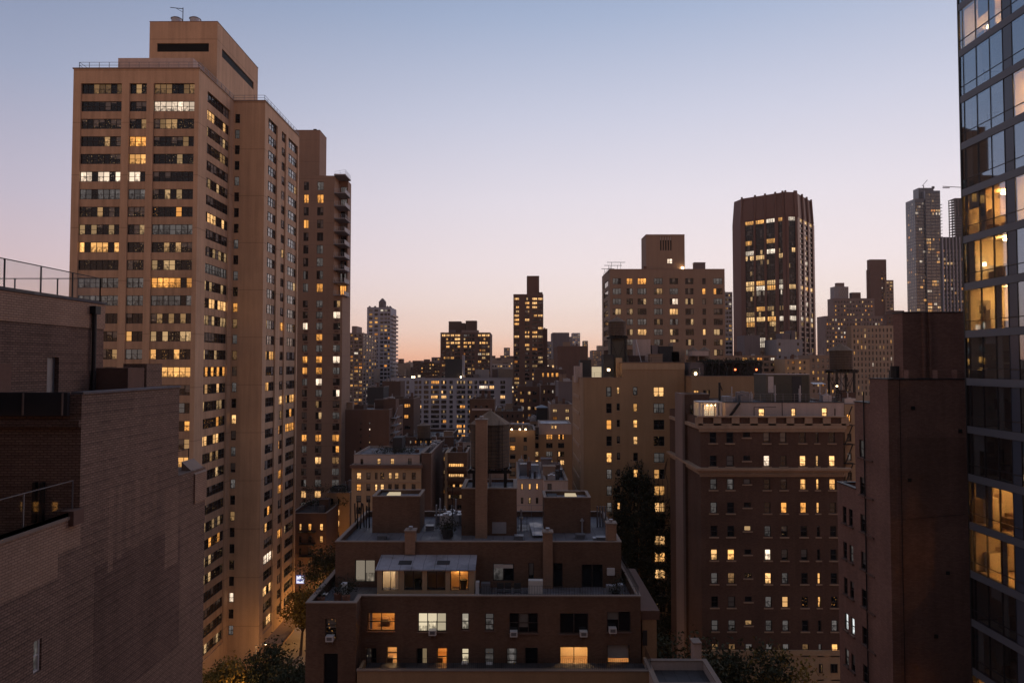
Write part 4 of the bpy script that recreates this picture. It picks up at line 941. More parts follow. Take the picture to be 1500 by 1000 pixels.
for a, b, yt in ((1060, 1072, 580), (1078, 1090, 582), (1092, 1103, 577)): O.box('roof_unit', XA(a, DP + 4, 580), XA(b, DP + 4, 580), DP + 4, DP + 5.5, wz1 - .2, ZA(yt, DP + 4), 'galvanised')
O.part('flue', MB().bar((XA(1054, DP + 2, 570), DP + 2, wz1 - .2), (XA(1054, DP + 2, 570), DP + 2, ZA(560, DP + 2)), .16, n=8).bar((XA(1054, DP + 2, 570), DP + 2, ZA(560, DP + 2)), (XA(1058, DP + 2, 575), DP + 2, ZA(572, DP + 2)), .08), 'black_metal')
# green-grey roof shed
sh = D + 9; O.block(XA(1122, sh, 560), XA(1186, sh, 560), sh, sh + 5, wz1 - .4, ZA(548.5, sh), 'green_shed', parapet=.1, coping='galvanised', name='roof_shed')
rib = MB()
for k in range(22): xx = XA(1135 + k * 2.3, sh, 560); rib.box(xx - .03, xx + .03, sh - .06, sh - .003, wz1 - .3, ZA(549.5, sh))
O.part('shed_rib', rib, 'green_shed'); O.box('shed_door', XA(1160, sh, 560), XA(1174, sh, 560), sh - .08, sh - .064, wz1 - .3, ZA(551, sh), 'shed_dark')
O.box('shed_window', XA(1125, sh, 560), XA(1133, sh, 560), sh - .05, sh - .005, ZA(575, sh), ZA(551, sh), 'galvanised')
tkD = 103.0; water_tank('big rust-brown water tank on tall legs, roof of the corniced house', XA(1232, tkD, 530), tkD, ZA(541, tkD), 15.2 * .103, 27 * .103, 11 * .103, wz1 - .6, hoops=8, lr=.18)
O.part('roof_lamp', MB().cyl(XA(1226, 100, 565), 100, ZA(566, 100), ZA(564.5, 100), .13, .13, 8), 'bulb')
O.part('roof_slope', (lambda m: (m.quad((XA(1187, 100, 562), 99, ZA(562, 100)), (XA(1206, 100, 562), 99, ZA(562, 100)), (XA(1204, 101, 575), 101, ZA(560, 101)), (XA(1187, 101, 575), 101, ZA(560, 101))), m)[1])(MB()), 'galvanised')

# terraced house with planted pergola behind the corniced house
R_ = building('terrace_house', 'buff house with dark pergola terrace behind the corniced house', 116, 1013, 1118, 551, 'buff_brick', depth=14, cols=[(1016, 1024), (1030, 1034), (1036, 1040)], rows=(571, 9, 24, 2), states=['w,,'], nx=2, pane='pane', yr=560)
R_.block(XA(1012, 119, 540), XA(1031, 119, 540), 119, 126, R_.Z1 - .8, ZA(531, 119), 'grey_blank', parapet=.2, name='bulkhead'); R_.box('bulkhead_window', XA(1012, 118.9, 545), XA(1026, 118.9, 545), 118.8, 118.95, ZA(553, 119), ZA(540, 119), 'shed_dark')
pg = MB()
for k in range(9): x = XA(1032 + 10.2 * k, 118, 540); pg.box(x - .08, x + .08, 117.5, 117.7, R_.Z1 - .8, ZA(530, 118)); pg.box(x - .06, x + .06, 117.3, 123, ZA(530, 118), ZA(528.6, 118))
pg.box(XA(1030, 118, 540), XA(1116, 118, 540), 117.4, 117.8, ZA(532, 118), ZA(530.2, 118)); R_.part('pergola', pg, 'black_metal')
R_.box('screen', XA(1031, 122, 540), XA(1116, 122, 540), 122, 122.2, R_.Z1 - .8, ZA(531, 122), 'shed_dark')
pts = [(XA(rd.uniform(1030, 1117), 118, 540), rd.uniform(117.6, 122), rd.uniform(R_.Z1 - .5, ZA(529, 118)) if rd.random() < .4 else ZA(530 + rd.gauss(0, 2), 118)) for k in range(2600)]
leaves('planting', pts, .16, 'leaf_ivy', R_.o, -R_.loc, seed=9)
for x in (1077, 1108): R_.part('lantern', MB().cyl(XA(x, 117.3, 540), 117.3, ZA(542.4, 117), ZA(540, 117), .14, .14, 8), 'bulb_red')
R_.part('lantern', MB().cyl(XA(1019, 118.7, 547), 118.7, ZA(549, 118), ZA(545.5, 118), .2, .2, 8), 'bulb')
R_.part('roof_sheet', MB().box(XA(1014, 124, 520), XA(1038, 124, 520), 124, 127, ZA(521, 124), ZA(514, 124)), 'white_stucco')
for x, r in ((1015, 8), (1032, 9)): R_.part('tank_roof', MB().cyl(XA(x, 128, 515), 128, ZA(514, 128), ZA(508, 128), r * .128, .1, 12).cyl(XA(x, 128, 515), 128, R_.Z1 - .8, ZA(514, 128), r * .115, n=12), 'tank_roof')
building('apartment_block', 'pale low block with roof lamps in front of bronze tower', 250, 1056, 1137, 521, 'slab_brick', depth=20, cols=[(1061, 1069), (1077, 1083), (1087, 1095), (1098, 1101), (1103, 1106), (1109, 1117), (1119, 1126), (1129, 1135)], rows=(523.5, 4.5, 8, 6), lit=.25, nx=2, yr=530)
Sx = building('apartment_block', 'small cream house front with nine windows behind green roof shed', 240, 1150, 1186, 526, 'cream_stucco', depth=14, cols=[(1153.5, 1156), (1160, 1164), (1170.5, 1174), (1177, 1180)], rows=(528.5, 4.5, 8.5, 5), lit=.35, nx=1, yr=540)
building('apartment_block', 'dim brown block under the ornate stone block, left of right water tank', 300, 1186, 1250, 520, 'slab_brick', depth=20, cols=rng(1190, 1248, 7, 3), rows=(525, 5, 9, 6), lit=.25, nx=1)
building('blank_box', 'plain grey elevator box before the foot of the bronze tower', 340, 1091, 1114, 491, 'grey_blank', depth=12, coping=None)
Bq = building('roof_plant_block', 'dark stepped rooftop machinery block at foot of bronze tower', 330, 1138, 1176, 497, 'grey_concrete', depth=16, cols=[(1141, 1144), (1168, 1171)], rows=(502, 4, 9, 4), lit=.4, nx=1)
for a, b, yt in ((1146, 1158, 488), (1160, 1166, 484)): topbox(Bq, 'plant_box', 333, a, b, yt, 8, 'grey_blank')
for nm, x, y, Dl in (('a', 1092, 516, 248), ('b', 1111, 516, 248)):
    pass

roof_clutter(P, 9, pzr - 1.0, (pxm, px1, 120, pY)); roof_clutter(O, 10, wz1 - .2, (wx0, wx1_, DP + 1, DP + 5), True); roof_clutter(I, 8)

# ================================================================== 9 dark brick house at right, and glass tower
D = 50.0
D_N = D; nx0, nx1 = XA(1303, D, 700), XA(1421, D, 800); nz1 = ZA(556, D)
Nn = Bld('party_wall_house', 'dark brick house with blank front wall beside the glass corner tower', 'building', (nx0 + nx1) / 2, D + 4)
yA, yB, yC = DA(1276, nx0, 700), DA(1253, nx0, 700), DA(1227, nx0, 800)
zB, zC = ZA(591, yA), ZA(716, yB)
rN = [(ZA(672 - 0, 53) - 2.9 * k, ZA(646, 53) - 2.9 * k) for k in range(9)]
cA = [(DA(1277, nx0, 700), DA(1267, nx0, 700))]; cA = [tuple(sorted(c)) for c in ((DA(1278, nx0, 700), DA(1269, nx0, 700)), (DA(1266, nx0, 700), DA(1259, nx0, 700)))]
cC = [tuple(sorted(c)) for c in ((DA(1249, nx0, 800), DA(1243.5, nx0, 800)), (DA(1240, nx0, 800), DA(1234.5, nx0, 800)))]
Nn.block(nx0, nx1, D, yA, 0, nz1, 'maroon_brick', L=[o for o in grid(cA[:1], rN) if o[1] < yA], parapet=.6, roof='roof_tar', coping='dark_frame')
wl = MB()
opsA = [o for o in grid(cA, rN) if o[0] > yA - .6]
Nn.block(nx0 + .02, nx1, yA, yB, 0, zB, 'maroon_brick', L=[o for o in grid(cA, rN) if o[0] >= yA], parapet=.5, coping='dark_frame', name='rear_wall')
rC = [r for r in rN if r[1] < zC - .8]
Nn.block(nx0 + .04, nx1, yB, yC, 0, zC, 'maroon_brick', L=grid(cC, rC), parapet=.5, coping='dark_frame', name='rear_wing')
for i, r in enumerate(rN):
    for c in cA:
        if c[1] < yA or c[0] >= yA: Nn.window('L', nx0 if c[1] < yA else nx0 + .02, (*c, *r), 1, 2, STATE['g' if i in (0, 5) else '.'], .14)
for i, r in enumerate(rC):
    for c in cC: Nn.window('L', nx0 + .04, (*c, *r), 1, 2, (.9, .95, .95, 1) if i == 3 else STATE[random.choice('..g')], .14)
for c in cA + cC:
    for r in rN:
        if c in cC and r not in rC: continue
        Nn.part('sill', MB().box(nx0 - .1, nx0 + .1, c[0] - .1, c[1] + .1, r[0] - .13, r[0] - .004), 'umber_brick')
ux0 = XA(1318, 54, 500); Nn.block(ux0, XA(1432, yA + 1.0, 500), yA + 1.0, yA + 2.3, zB - .5, ZA(459, 54), 'maroon_brick', parapet=.2, name='upper_block', coping='dark_frame')
for x in (1361, 1352): Nn.part('rib', MB().box(XA(x, yA + 1, 500) - .08, XA(x, yA + 1, 500) + .08, yA + .8, yA + .997, nz1 - .8, ZA(459, 54)), 'maroon_brick')
Nn.part('drain_pipe', MB().bar((nx0 - .08, DA(1270, nx0, 800), 2), (nx0 - .08, DA(1270, nx0, 800), nz1 - 1), .05), 'black_metal')
Nn.part('roof_vent', MB().cyl(XA(1313, yA + 2), yA + 2, zB - .5, ZA(536, yA + 2), .45, .45, 12).cyl(XA(1308, yA + 3), yA + 3, zB - .5, ZA(542, yA + 3), .3, .3, 12), 'black_metal')
# fire escape house glimpsed in the gap
FE = building('fire_escape_house', 'yellow-lit rear wall with fire escape in gap beside corniced house', 100, 1238, 1262, 592, 'cream_stucco', depth=8, cols=[(1241, 1247)], rows=(606, 12, 28, 7), states=['o', 'o', 'g', '.', '.', '.', '.'], nx=1, ny=2, pane='pane', yr=640)
for k in range(6):
    z = ZA(622 + 28 * k, 99); FE.part('landing', MB().box(XA(1237, 99, 640), XA(1252, 99, 640), 98.6, 99.9, z - .08, z), 'black_metal')
    FE.part('stair', MB().bar((XA(1238, 99, 640), 99, z), (XA(1249, 99, 640), 99, z + 2.7), .09), 'black_metal')

# glass corner tower: panes, mullions, floors and rooms
GX = XA(1414, 48.2, 440); gy1 = 48.25; gy0 = 36.0
GT = Bld('glass_corner_tower', 'dark glass apartment tower with lit rooms at right edge of picture', 'tower', GX + 6, 42)
cuts = [48.25, DA(1418.2, GX, 400), DA(1437.3, GX, 400), DA(1457.3, GX, 400), DA(1476.8, GX, 400), DA(1489, GX, 330)]
stepy = (cuts[1] - cuts[4]) / 3
while cuts[-1] > gy0: cuts.append(cuts[-1] - stepy)
fh = 69.3 * .0481; zt0 = ZA(23 - 69.3 * 2, 48.1)            # head of the topmost row of glass
ph = 45.5 * .0481; lh = 13.5 * .0481                        # tall pane, low pane
glow = {2: 'flat_lamp', 6: 'flat_lamp_orange', 7: 'flat_lamp', 8: 'flat_lamp', 12: 'flat_lamp_orange', 13: 'flat_lamp_orange', 16: 'flat_lamp_orange'}
glow2 = {4: 'flat_lamp', 6: 'flat_lamp', 0: 'flat_lamp'}
slabs = MB(); mull = MB(); opaque = MB()
pane_me = {}
def pane_part(ya, yb, z0, z1, mat, name='pane'):
    k = (round(ya - yb, 3), round(z1 - z0, 3), mat)
    if k not in pane_me:
        m = MB(); w_, h_ = (ya - yb) / 2, (z1 - z0); m.box(-.012, .012, -w_ + .03, w_ - .03, .03, h_ - .03); pane_me[k] = m.mesh(name, [mat])
    o = GT.inst(name, pane_me[k], (GX, (ya + yb) / 2, z0)); o.rotation_euler = (random.uniform(-.002, .002), random.uniform(-.004, .004), random.uniform(-.004, .004)); return o
nf = 0
for f in range(0, 19):
    zt = zt0 - f * fh; zm = zt - ph; zb = zm - lh
    if zb < 6: break
    # slab edge band between floors
    GT.part('floor_band', MB().box(GX - .06, GX + .3, gy0, gy1, zb - (fh - ph - lh), zb), 'slab_edge')
    GT.part('floor_slab', MB().box(GX + .301, GX + 7, gy0, gy1 - .2, zb - .35, zb - .05), 'room_wall')
    lit = glow.get(f)
    for k in range(len(cuts) - 1):
        ya, yb = cuts[k], cuts[k + 1]
        if k == 4:
            pane_part(ya, yb, zb, zm, 'spandrel_glass', 'spandrel_panel'); pane_part(ya, yb, zm, zt, 'spandrel_glass', 'spandrel_panel')
        else:
            pane_part(ya, yb, zm, zt, 'tower_glass'); pane_part(ya, yb, zb, zm, 'tower_glass')
    RW = random.choice(('room_wall', 'room_wall', 'room_wall_white', 'room_wall_grey'))
    # rooms: back wall, partition, ceiling lamp, furniture
    y_in = cuts[4]
    GT.part('room', (lambda m: (m.quad((GX + 5, y_in, zb), (GX + 5, gy1 - .15, zb), (GX + 5, gy1 - .15, zt + .2), (GX + 5, y_in, zt + .2)), m.quad((GX + .3, gy1 - .15, zb), (GX + .3, gy1 - .15, zt + .2), (GX + 5, gy1 - .15, zt + .2), (GX + 5, gy1 - .15, zb)),
            m.quad((GX + .1, y_in + .05, zb), (GX + 5, y_in + .05, zb), (GX + 5, y_in + .05, zt + .2), (GX + .1, y_in + .05, zt + .2)), m.quad((GX + .05, y_in - .9, zb), (GX + .05, y_in, zb), (GX + .05, y_in, zt), (GX + .05, y_in - .9, zt)), m)[-1])(MB()), RW)
    if lit:
        lx, ly = GX + random.uniform(1.2, 2.5), random.uniform(y_in + 1, gy1 - 1)
        GT.part('ceiling_lamp', MB().cyl(lx, ly, zt - .1, zt - .02, .27, .27, 14), lit)
        if f == 7: GT.part('wall_lamp', MB().cyl(GX + 1.2, gy1 - .35, zm + .55, zm + .8, .12, .1, 10), 'bulb')
        if f == 2: GT.part('table_lamp', MB().cyl(GX + .8, gy1 - 1.9, zb + .75, zb + .95, .16, .1, 10), 'bulb')
    for q in range(3):
        fx, fy = GX + random.uniform(.7, 2.5), random.uniform(y_in + .4, gy1 - .7); GT.part('furniture', MB().box(fx, fx + random.uniform(.4, .9), fy - .4, fy + .35, zb, zb + random.uniform(.5, 1.0)), 'furniture')
    cy_ = random.choice((gy1 - .6, cuts[2], cuts[3])); GT.part('curtain', MB().box(GX + .18, GX + .24, cy_ - .28, cy_ + .28, zb + .02, zt), 'curtain')
    for q in range(2): ux = GX + random.uniform(.7, 3.2); uz = zm + random.uniform(.1, .8); GT.part('picture', MB().box(ux, ux + random.uniform(.4, .9), gy1 - .2, gy1 - .155, uz, uz + random.uniform(.5, .9)), 'picture')
    ux = GX + random.uniform(.6, 2.2); GT.part('cupboard', MB().box(ux, ux + random.uniform(.5, 1.1), gy1 - .75, gy1 - .21, zb, zb + random.uniform(1.1, 2.1)), random.choice(('furniture', 'room_wall_white', 'curtain')))
    if random.random() < .6: k_ = random.choice((1, 2, 3)); GT.part('blind', MB().box(GX + .14, GX + .17, cuts[k_ + 1] + .06, cuts[k_] - .06, zt - random.uniform(.4, 1.5), zt), 'blind')
    # second flat
    if f in glow2:
        GT.part('ceiling_lamp', MB().cyl(GX + 2, cuts[5] - 2, zt - .1, zt - .02, .4, .4, 14), glow2[f])
    GT.part('room', (lambda m: (m.quad((GX + 5, gy0, zb), (GX + 5, y_in - 1, zb), (GX + 5, y_in - 1, zt + .2), (GX + 5, gy0, zt + .2)), m.quad((GX + .05, cuts[5] + .02, zb), (GX + 5, cuts[5] + .02, zb), (GX + 5, cuts[5] + .02, zt + .2), (GX + .05, cuts[5] + .02, zt + .2)), m)[-1])(MB()), 'room_wall')
ztop_, zbot_ = zt0 + .8, 0
for k, y in enumerate(cuts): GT.part('mullion', MB().box(GX - .04, GX + .07, y - .02, y + .02, zbot_, ztop_), 'dark_frame')
for f in range(0, 19):
    zt = zt0 - f * fh
    for z in (zt, zt - ph, zt - ph - lh):
        if z > 3: GT.part('transom', MB().box(GX - .035, GX + .06, gy0, gy1, z - .02, z + .02), 'dark_frame')
mb = MB(); mb.facade('B', gy1, GX, GX + 14, 0, ztop_, []); mb.facade('R', GX + 14, gy0, gy1, 0, ztop_, []); mb.facade('F', gy0, GX, GX + 14, 0, ztop_, []); mb.quad((GX, gy0, ztop_), (GX + 14, gy0, ztop_), (GX + 14, gy1, ztop_), (GX, gy1, ztop_))
GT.part('wall', mb, 'slab_edge'); GT.part('corner_post', MB().box(GX - .07, GX + .12, gy1 - .06, gy1 + .06, 0, ztop_), 'dark_frame')

# ================================================================== 10 near brick building, left
A0, A1 = 20.0, None
ax = XA(120, A0, 580); A1 = DA(263, ax, 565); A2 = DA(300, ax, 750)
NL = Bld('brick_house', 'near brick house with terrace, roof fence and patched side wall at left', 'building', ax - 5, 22)
zroof = ZA(577.5, A0); zter = ZA(757, A0 - .1); zstep = ZA(693, 26.5)
NYn = 8.0
wn = (DA(49, ax, 960), DA(61, ax, 955)); wn = (min(wn), max(wn), ZA(986, DA(55, ax, 960)), ZA(938, DA(55, ax, 960)))
# patchwork of lighter and darker brick, as bands of the same wall: split into panels by material
mb = MB()
mb.facade('R', ax, NYn, A2, -0, zstep, [wn], .18)
def patch(y0, y1, z0, z1, m, out=.004): NL.part('brick_patch', (lambda q: (q.facade('R', ax + out, y0, y1, z0, z1, []), q)[1])(MB()), m)
mb.facade('R', ax, NYn, A0, zstep, zter, []); mb.facade('R', ax, A0, A1, zstep, zroof, [])
mb.facade('F', A0, ax - 16, ax, zter - .95, zroof, []); mb.facade('B', A2, ax - 16, ax, 0, zstep, []); mb.facade('B', A1, ax - 16, ax, zstep, zroof, [])
mb.facade('R', ax - .3, NYn, A0, zter - .95, zter, []) ; 
NL.part('wall', mb, 'near_brick')
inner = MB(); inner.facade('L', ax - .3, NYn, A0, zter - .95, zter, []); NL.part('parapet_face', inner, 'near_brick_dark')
# lighter rebuilt bits of the wall
patch(NYn, DA(85, ax, 800), zter - 1.5, zter - .004, 'near_brick_light'); patch(DA(85, ax, 800), DA(118, ax, 780), zter - .85, zter - .004, 'near_brick_light')
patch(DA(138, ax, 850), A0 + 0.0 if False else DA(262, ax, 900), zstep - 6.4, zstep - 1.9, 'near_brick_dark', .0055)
patch(DA(243, ax, 700), DA(262, ax, 700), zstep - 3.2, zstep - .3, 'near_brick_pale', .007)
for k in range(6): y = DA(160 + 13 * k, ax, 700); patch(y, y + .26, zroof - 5.6 + .25 * k, zroof - 3.0, 'near_brick_pale', .006)
rb = MB(); rb.quad((ax - 16, A0, zroof - .5), (ax - .3, A0, zroof - .5), (ax - .3, A1, zroof - .5), (ax - 16, A1, zroof - .5)); NL.part('roof', rb, 'roof_tar')
NL.part('coping', MB().box(ax - .32, ax + .04, A0 + .0, A1 + .04, zroof + .002, zroof + .07).box(ax - .3, ax - .004, A0 + .01, A1 - .01, zroof - .5, zroof), 'roof_gravel')
NL.part('terrace_floor', (lambda q: (q.quad((ax - 16, NYn, zter - .95), (ax - .3, NYn, zter - .95), (ax - .3, A0, zter - .95), (ax - 16, A0, zter - .95)), q)[1])(MB()), 'roof_tar')
NL.part('coping', MB().box(ax - .36, ax + .05, NYn, A0 - .004, zter + .002, zter + .09), 'coping_stone')
NL.part('railing', railing([(ax - .15, NYn, zter + .09), (ax - .15, A0 - .1, zter + .09)], .95, 1.75, .022, (1,)), 'grey_metal')
NL.part('glass_panel', MB().box(ax - .156, ax - .144, NYn, A0 - .1, zter + .15, zter + .98), 'glass')
# stepped ledge at the far end
NL.part('ledge', MB().box(ax - 2, ax + .003, A1 + .003, A2, zstep - .5, zstep), 'near_brick')
NL.part('ledge_coping', (lambda q: (q.poly([(ax + .06, A2 - 1.0, zstep - .15), (ax + .06, A2 + .02, zstep - .15), (ax - .5, A2 + .02, zstep + .35), (ax - .5, A2 - 1.0, zstep + .35)]), q.poly([(ax + .06, A2 - 1.0, zstep - .15), (ax - .5, A2 - 1.0, zstep + .35), (ax - .5, A2 - 1.0, zstep - .15)]), q)[-1])(MB()), 'coping_stone')
NL.part('ledge_block', MB().box(ax - .5, ax + .055, A2 - 1.0, A2 + .015, zstep - 1.3, zstep - .151), 'near_brick_light')
NL.part('ledge_rail', railing([(ax - 2, A1 + .1, zstep), (ax - .7, A1 + .1, zstep), (ax - .7, A2, zstep)], .75, .8, .02, (1,)), 'black_metal')
NL.window('R', ax, wn, 1, 2, STATE['g'], .13, 'white_metal', 'pane', .05, True)
# front: dark fascia, ledge, two tall openings
NL.part('fascia', MB().box(ax - 16, ax - .35, A0 - .12, A0 - .004, zroof - .62, zroof + .06), 'shed_dark')
for k in range(14): NL.part('fascia_post', MB().box(ax - .5 - 1.15 * k, ax - .46 - 1.15 * k, A0 - .16, A0 - .123, zroof - .6, zroof + .04), 'coping_stone')
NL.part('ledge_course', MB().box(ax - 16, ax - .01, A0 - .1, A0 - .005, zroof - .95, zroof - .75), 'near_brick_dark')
for x in (44, 55): NL.part('downpipe', MB().box(XA(x, A0 - .2, 720), XA(x + 4.5, A0 - .2, 720), A0 - .12, A0 - .005, ZA(765, A0), ZA(706, A0)), 'black_metal')
NL.part('service_box', MB().box(XA(88, A0 - .5, 750), XA(108, A0 - .5, 750), A0 - .5, A0 - .02, ZA(765, A0), ZA(744, A0)), 'umber_brick')
# roof-top house with door, pipe and fence
hx = -15.2; hy0, hy1 = 14.0, DA(152, hx, 480); hz1 = ZA(424, DA(0, hx, 424)); hband = hz1 - .85
mb = MB(); dr = (DA(69, hx, 545), DA(86, hx, 545), zroof - .5, ZA(523, DA(78, hx, 540)))
mb.facade('R', hx, hy0, hy1, zroof - .5, hz1 - .9, [dr], .25); mb.facade('B', hy1, hx - 8, hx, zroof - .5, hz1, []); mb.facade('F', hy0, hx - 8, hx, zroof - .5, hz1, []); NL.part('roof_house', mb, 'near_brick_dark')
NL.part('roof_house_band', (lambda q: (q.facade('R', hx + .03, hy0, hy1 + .03, hz1 - .9, hz1, []), q.quad((hx + .03, hy0, hz1 - .9), (hx, hy0, hz1 - .9), (hx, hy1, hz1 - .9), (hx + .03, hy1, hz1 - .9)), q)[-1])(MB()), 'near_brick_light')
NL.part('roof_house_roof', (lambda q: (q.quad((hx - 8, hy0, hz1), (hx + .03, hy0, hz1), (hx + .03, hy1, hz1), (hx - 8, hy1, hz1)), q)[1])(MB()), 'roof_tar')
NL.part('coping', MB().box(hx - .3, hx + .07, hy0, hy1 + .07, hz1 + .003, hz1 + .08), 'roof_gravel')
NL.part('roof_door', MB().box(hx - .2, hx - .14, dr[0], dr[1], dr[2], dr[3]), 'grey_metal')
py = DA(133, hx, 500); NL.part('drain_pipe', MB().bar((hx + .12, py, zroof - .5), (hx + .12, py, hz1 - .35), .075, n=8), 'black_metal'); NL.part('hopper', MB().box(hx + .03, hx + .25, py - .15, py + .15, hz1 - .4, hz1 - .12), 'black_metal')
NL.part('service_box', MB().box(hx + .05, hx + 1.2, hy1 + .02 - .5, hy1 + .6, zroof - .5, zroof + .75), 'umber_brick'); NL.part('flue_block', MB().box(hx + .2, hx + 1.1, hy1 + .95, hy1 + 2.1, zroof - .5, zroof + .9), 'near_brick')
NL.part('shutter', MB().box(hx + .02, hx + .1, hy0 + 5.6, hy0 + 6.4, zroof - .3, zroof + .9), 'umber_brick')
fz = ZA(376, DA(0, hx, 376))
NL.part('roof_fence', railing([(hx - .1, hy0, hz1 + .08), (hx - .1, hy1 - .1, hz1 + .08), (hx - 8, hy1 - .1, hz1 + .08)], fz - hz1 - .08, 1.45, .025, (1.0, .03)), 'black_metal')
wire = MB(); hh = fz - hz1 - .12; t = hy0
while t < hy1 - .1:
    wire.bar((hx - .1, t, hz1 + .1), (hx - .1, min(t + hh, hy1 - .1), hz1 + .1 + min(hh, hy1 - .1 - t)), .0035, n=3); wire.bar((hx - .1, t + hh, hz1 + .1), (hx - .1, t, hz1 + .1 + hh), .0035, n=3) if t + hh < hy1 - .1 else None; t += .09
NL.part('chain_link', wire, 'grey_metal', kind='stuff')

# ================================================================== 11 terrace house in the foreground
QF, QM, QP = 56.0, 57.7, 63.0
qx0, qx1 = XA(448, QF, 900), XA(521.5, QF, 900); qm1 = XA(938.5, QM, 900); zpar = ZA(873.5, QM); 
Q = Bld('terrace_house', 'dark brick terrace house with sunroom and roof water tank, centre foreground', 'building', 0, 66)
rr1 = (ZA(926, QM), ZA(898, QM)); rr2 = (ZA(982, QM), ZA(948, QM))
def qc(a, b, y=915): return (XA(a, QM, y), XA(b, QM, y))
W1 = [((538, 578.5), 924.5, 897.5, 2, 2), ((612, 654), 925.5, 897.5, 3, 2), ((676, 687), 922.5, 898, 1, 2), ((710.5, 723.5), 923.5, 898, 1, 3), ((746, 788), 927, 897.5, 3, 2), ((820, 862), 928, 897.5, 2, 1), ((889, 924), 925, 895, 2, 1)]
W2 = [((536, 551.5), 983, 949, 2, 1), ((566, 582), 975, 947.5, 1, 3), ((610, 626), 983, 949, 2, 1), ((640, 655), 975.5, 949, 1, 2), ((676, 687), 974, 949.5, 1, 3), ((710, 723.5), 976, 949, 1, 3), ((742, 757.5), 977, 949, 1, 3), ((769, 788), 982, 948, 1, 1), ((820, 862), 982, 947, 2, 1), ((889.5, 922.5), 971.5, 944, 1, 1)]
opsM = []
for (a, b), yb, yt, nxx, nyy in W1 + W2: opsM.append((XA(a, QM, yb), XA(b, QM, yb), ZA(yb, QM), ZA(yt, QM)))
zlow = ZA(983.5, 54.9)
mb = MB(); mb.facade('F', QM, qx1, qm1, 0, zpar, opsM, .28); mb.facade('L', qx1, QM, QM + 1, 0, zpar, [])
mb.facade('R', qm1, QM, 76, 0, zpar, []); mb.facade('B', 76, qx0, qm1, 0, zpar, [])
wA = [(XA(476, QF, 935), XA(492.5, QF, 935), ZA(937, QF), ZA(906, QF)), (XA(474, QF, 980), XA(495, QF, 980), ZA(1003, QF), ZA(957, QF))]
zparL = ZA(882.5, QF)
mb.facade('F', QF, qx0, qx1, 0, zpar, wA, .28); mb.facade('R', qx1, QF, QM, 0, zpar, []); mb.facade('L', qx0, QF, 76, 0, zpar, [])
# inner faces of terrace parapet
mb.facade('B', QM + .3, qx1, qm1 - .3, zpar - .95, zpar, []); mb.facade('L', qm1 - .3, QM + .3, 76, zpar - .95, zpar, [])
Q.part('wall', mb, 'house_brick')
Q.part('terrace_floor', (lambda q: (q.quad((qx0 + .3, QF + .3, zpar - .95), (qx1 - .02, QF + .3, zpar - .95), (qx1 - .02, 76, zpar - .95), (qx0 + .3, 76, zpar - .95)), q.quad((qx1 - .02, QM + .3, zpar - .95), (qm1 - .3, QM + .3, zpar - .95), (qm1 - .3, 76, zpar - .95), (qx1 - .02, 76, zpar - .95)), q)[-1])(MB()), 'roof_gravel')
Q.part('coping', MB().box(qx1 + .06, qm1 + .05, QM - .06, QM + .35, zpar + .002, zpar + .1).box(qx0 - .05, qx1 + .055, QF - .06, QF + .35, zpar + .002, zpar + .1).box(qx1 - .3, qx1 + .054, QF + .35, QM + .35, zpar + .002, zpar + .1)
       .box(qm1 - .35, qm1 + .05, QM + .35, 76, zpar + .002, zpar + .1).box(qx0 - .05, qx0 + .35, QF + .35, 76, zpar + .002, zpar + .1), 'coping_stone')
QS = [(1.0, .46, .12, 1), (1.1, .92, .62, 1), (.5, .44, .34, 1), STATE['g'], STATE['.'], (.7, .5, .25, .06), STATE['.']]
QS2 = [(.6, .5, .35, .12), (1.2, .55, .16, 1), (.25, .18, .1, .2), (1.2, .55, .15, 1), (1.0, .84, .55, 1), STATE['g'], STATE['g'], STATE['.'], None, None]
def room(B, face_y, op, depth=3.2, lamp='lamp_warm', lr=.3, wallm='room_wall', ceil=.0):
    a, b, c, d = op; m = MB(); y0 = face_y + .285; y1 = face_y + depth; e = .6
    m.quad((a - e, y1, c - .02), (b + e, y1, c - .02), (b + e, y1, d + .3), (a - e, y1, d + .3)); m.quad((a - e, y0, c - .02), (a - e, y1, c - .02), (a - e, y1, d + .3), (a - e, y0, d + .3)); m.quad((b + e, y1, c - .02), (b + e, y0, c - .02), (b + e, y0, d + .3), (b + e, y1, d + .3))
    m.quad((a - e, y0, d + .3), (a - e, y1, d + .3), (b + e, y1, d + .3), (b + e, y0, d + .3)); B.part('room', m, wallm)
    f = MB(); f.quad((a - e, y0, c - .02), (b + e, y0, c - .02), (b + e, y1, c - .02), (a - e, y1, c - .02)); B.part('room_floor', f, 'room_floor')
    if lamp: B.part('ceiling_lamp', MB().cyl((a + b) / 2 + .3, face_y + depth * .55, d + .12, d + .2, lr, lr, 14), lamp)
def clear_window(B, y, op, nx_, ny_, frame='bronze_frame', fw=.07, dep=.2):
    a, b, c, d = op; f = MB(); yy = y + dep
    for i in range(nx_ + 1):
        x = a + (b - a) * i / nx_; x = min(max(x, a + fw / 2), b - fw / 2); f.box(x - fw / 2, x + fw / 2, yy - .05, yy + .03, c, d)
    for j in range(ny_ + 1):
        z = c + (d - c) * j / ny_; z = min(max(z, c + fw / 2), d - fw / 2); f.box(a, b, yy - .045, yy + .025, z - fw / 2, z + fw / 2)
    o = B.part('window', f, frame)
    for i in range(nx_):
        xa, xb = a + (b - a) * i / nx_, a + (b - a) * (i + 1) / nx_; B.part('pane', MB().box(xa + .02, xb - .02, yy - .01, yy, c + .02, d - .02), 'glass', parent=o)
    return o
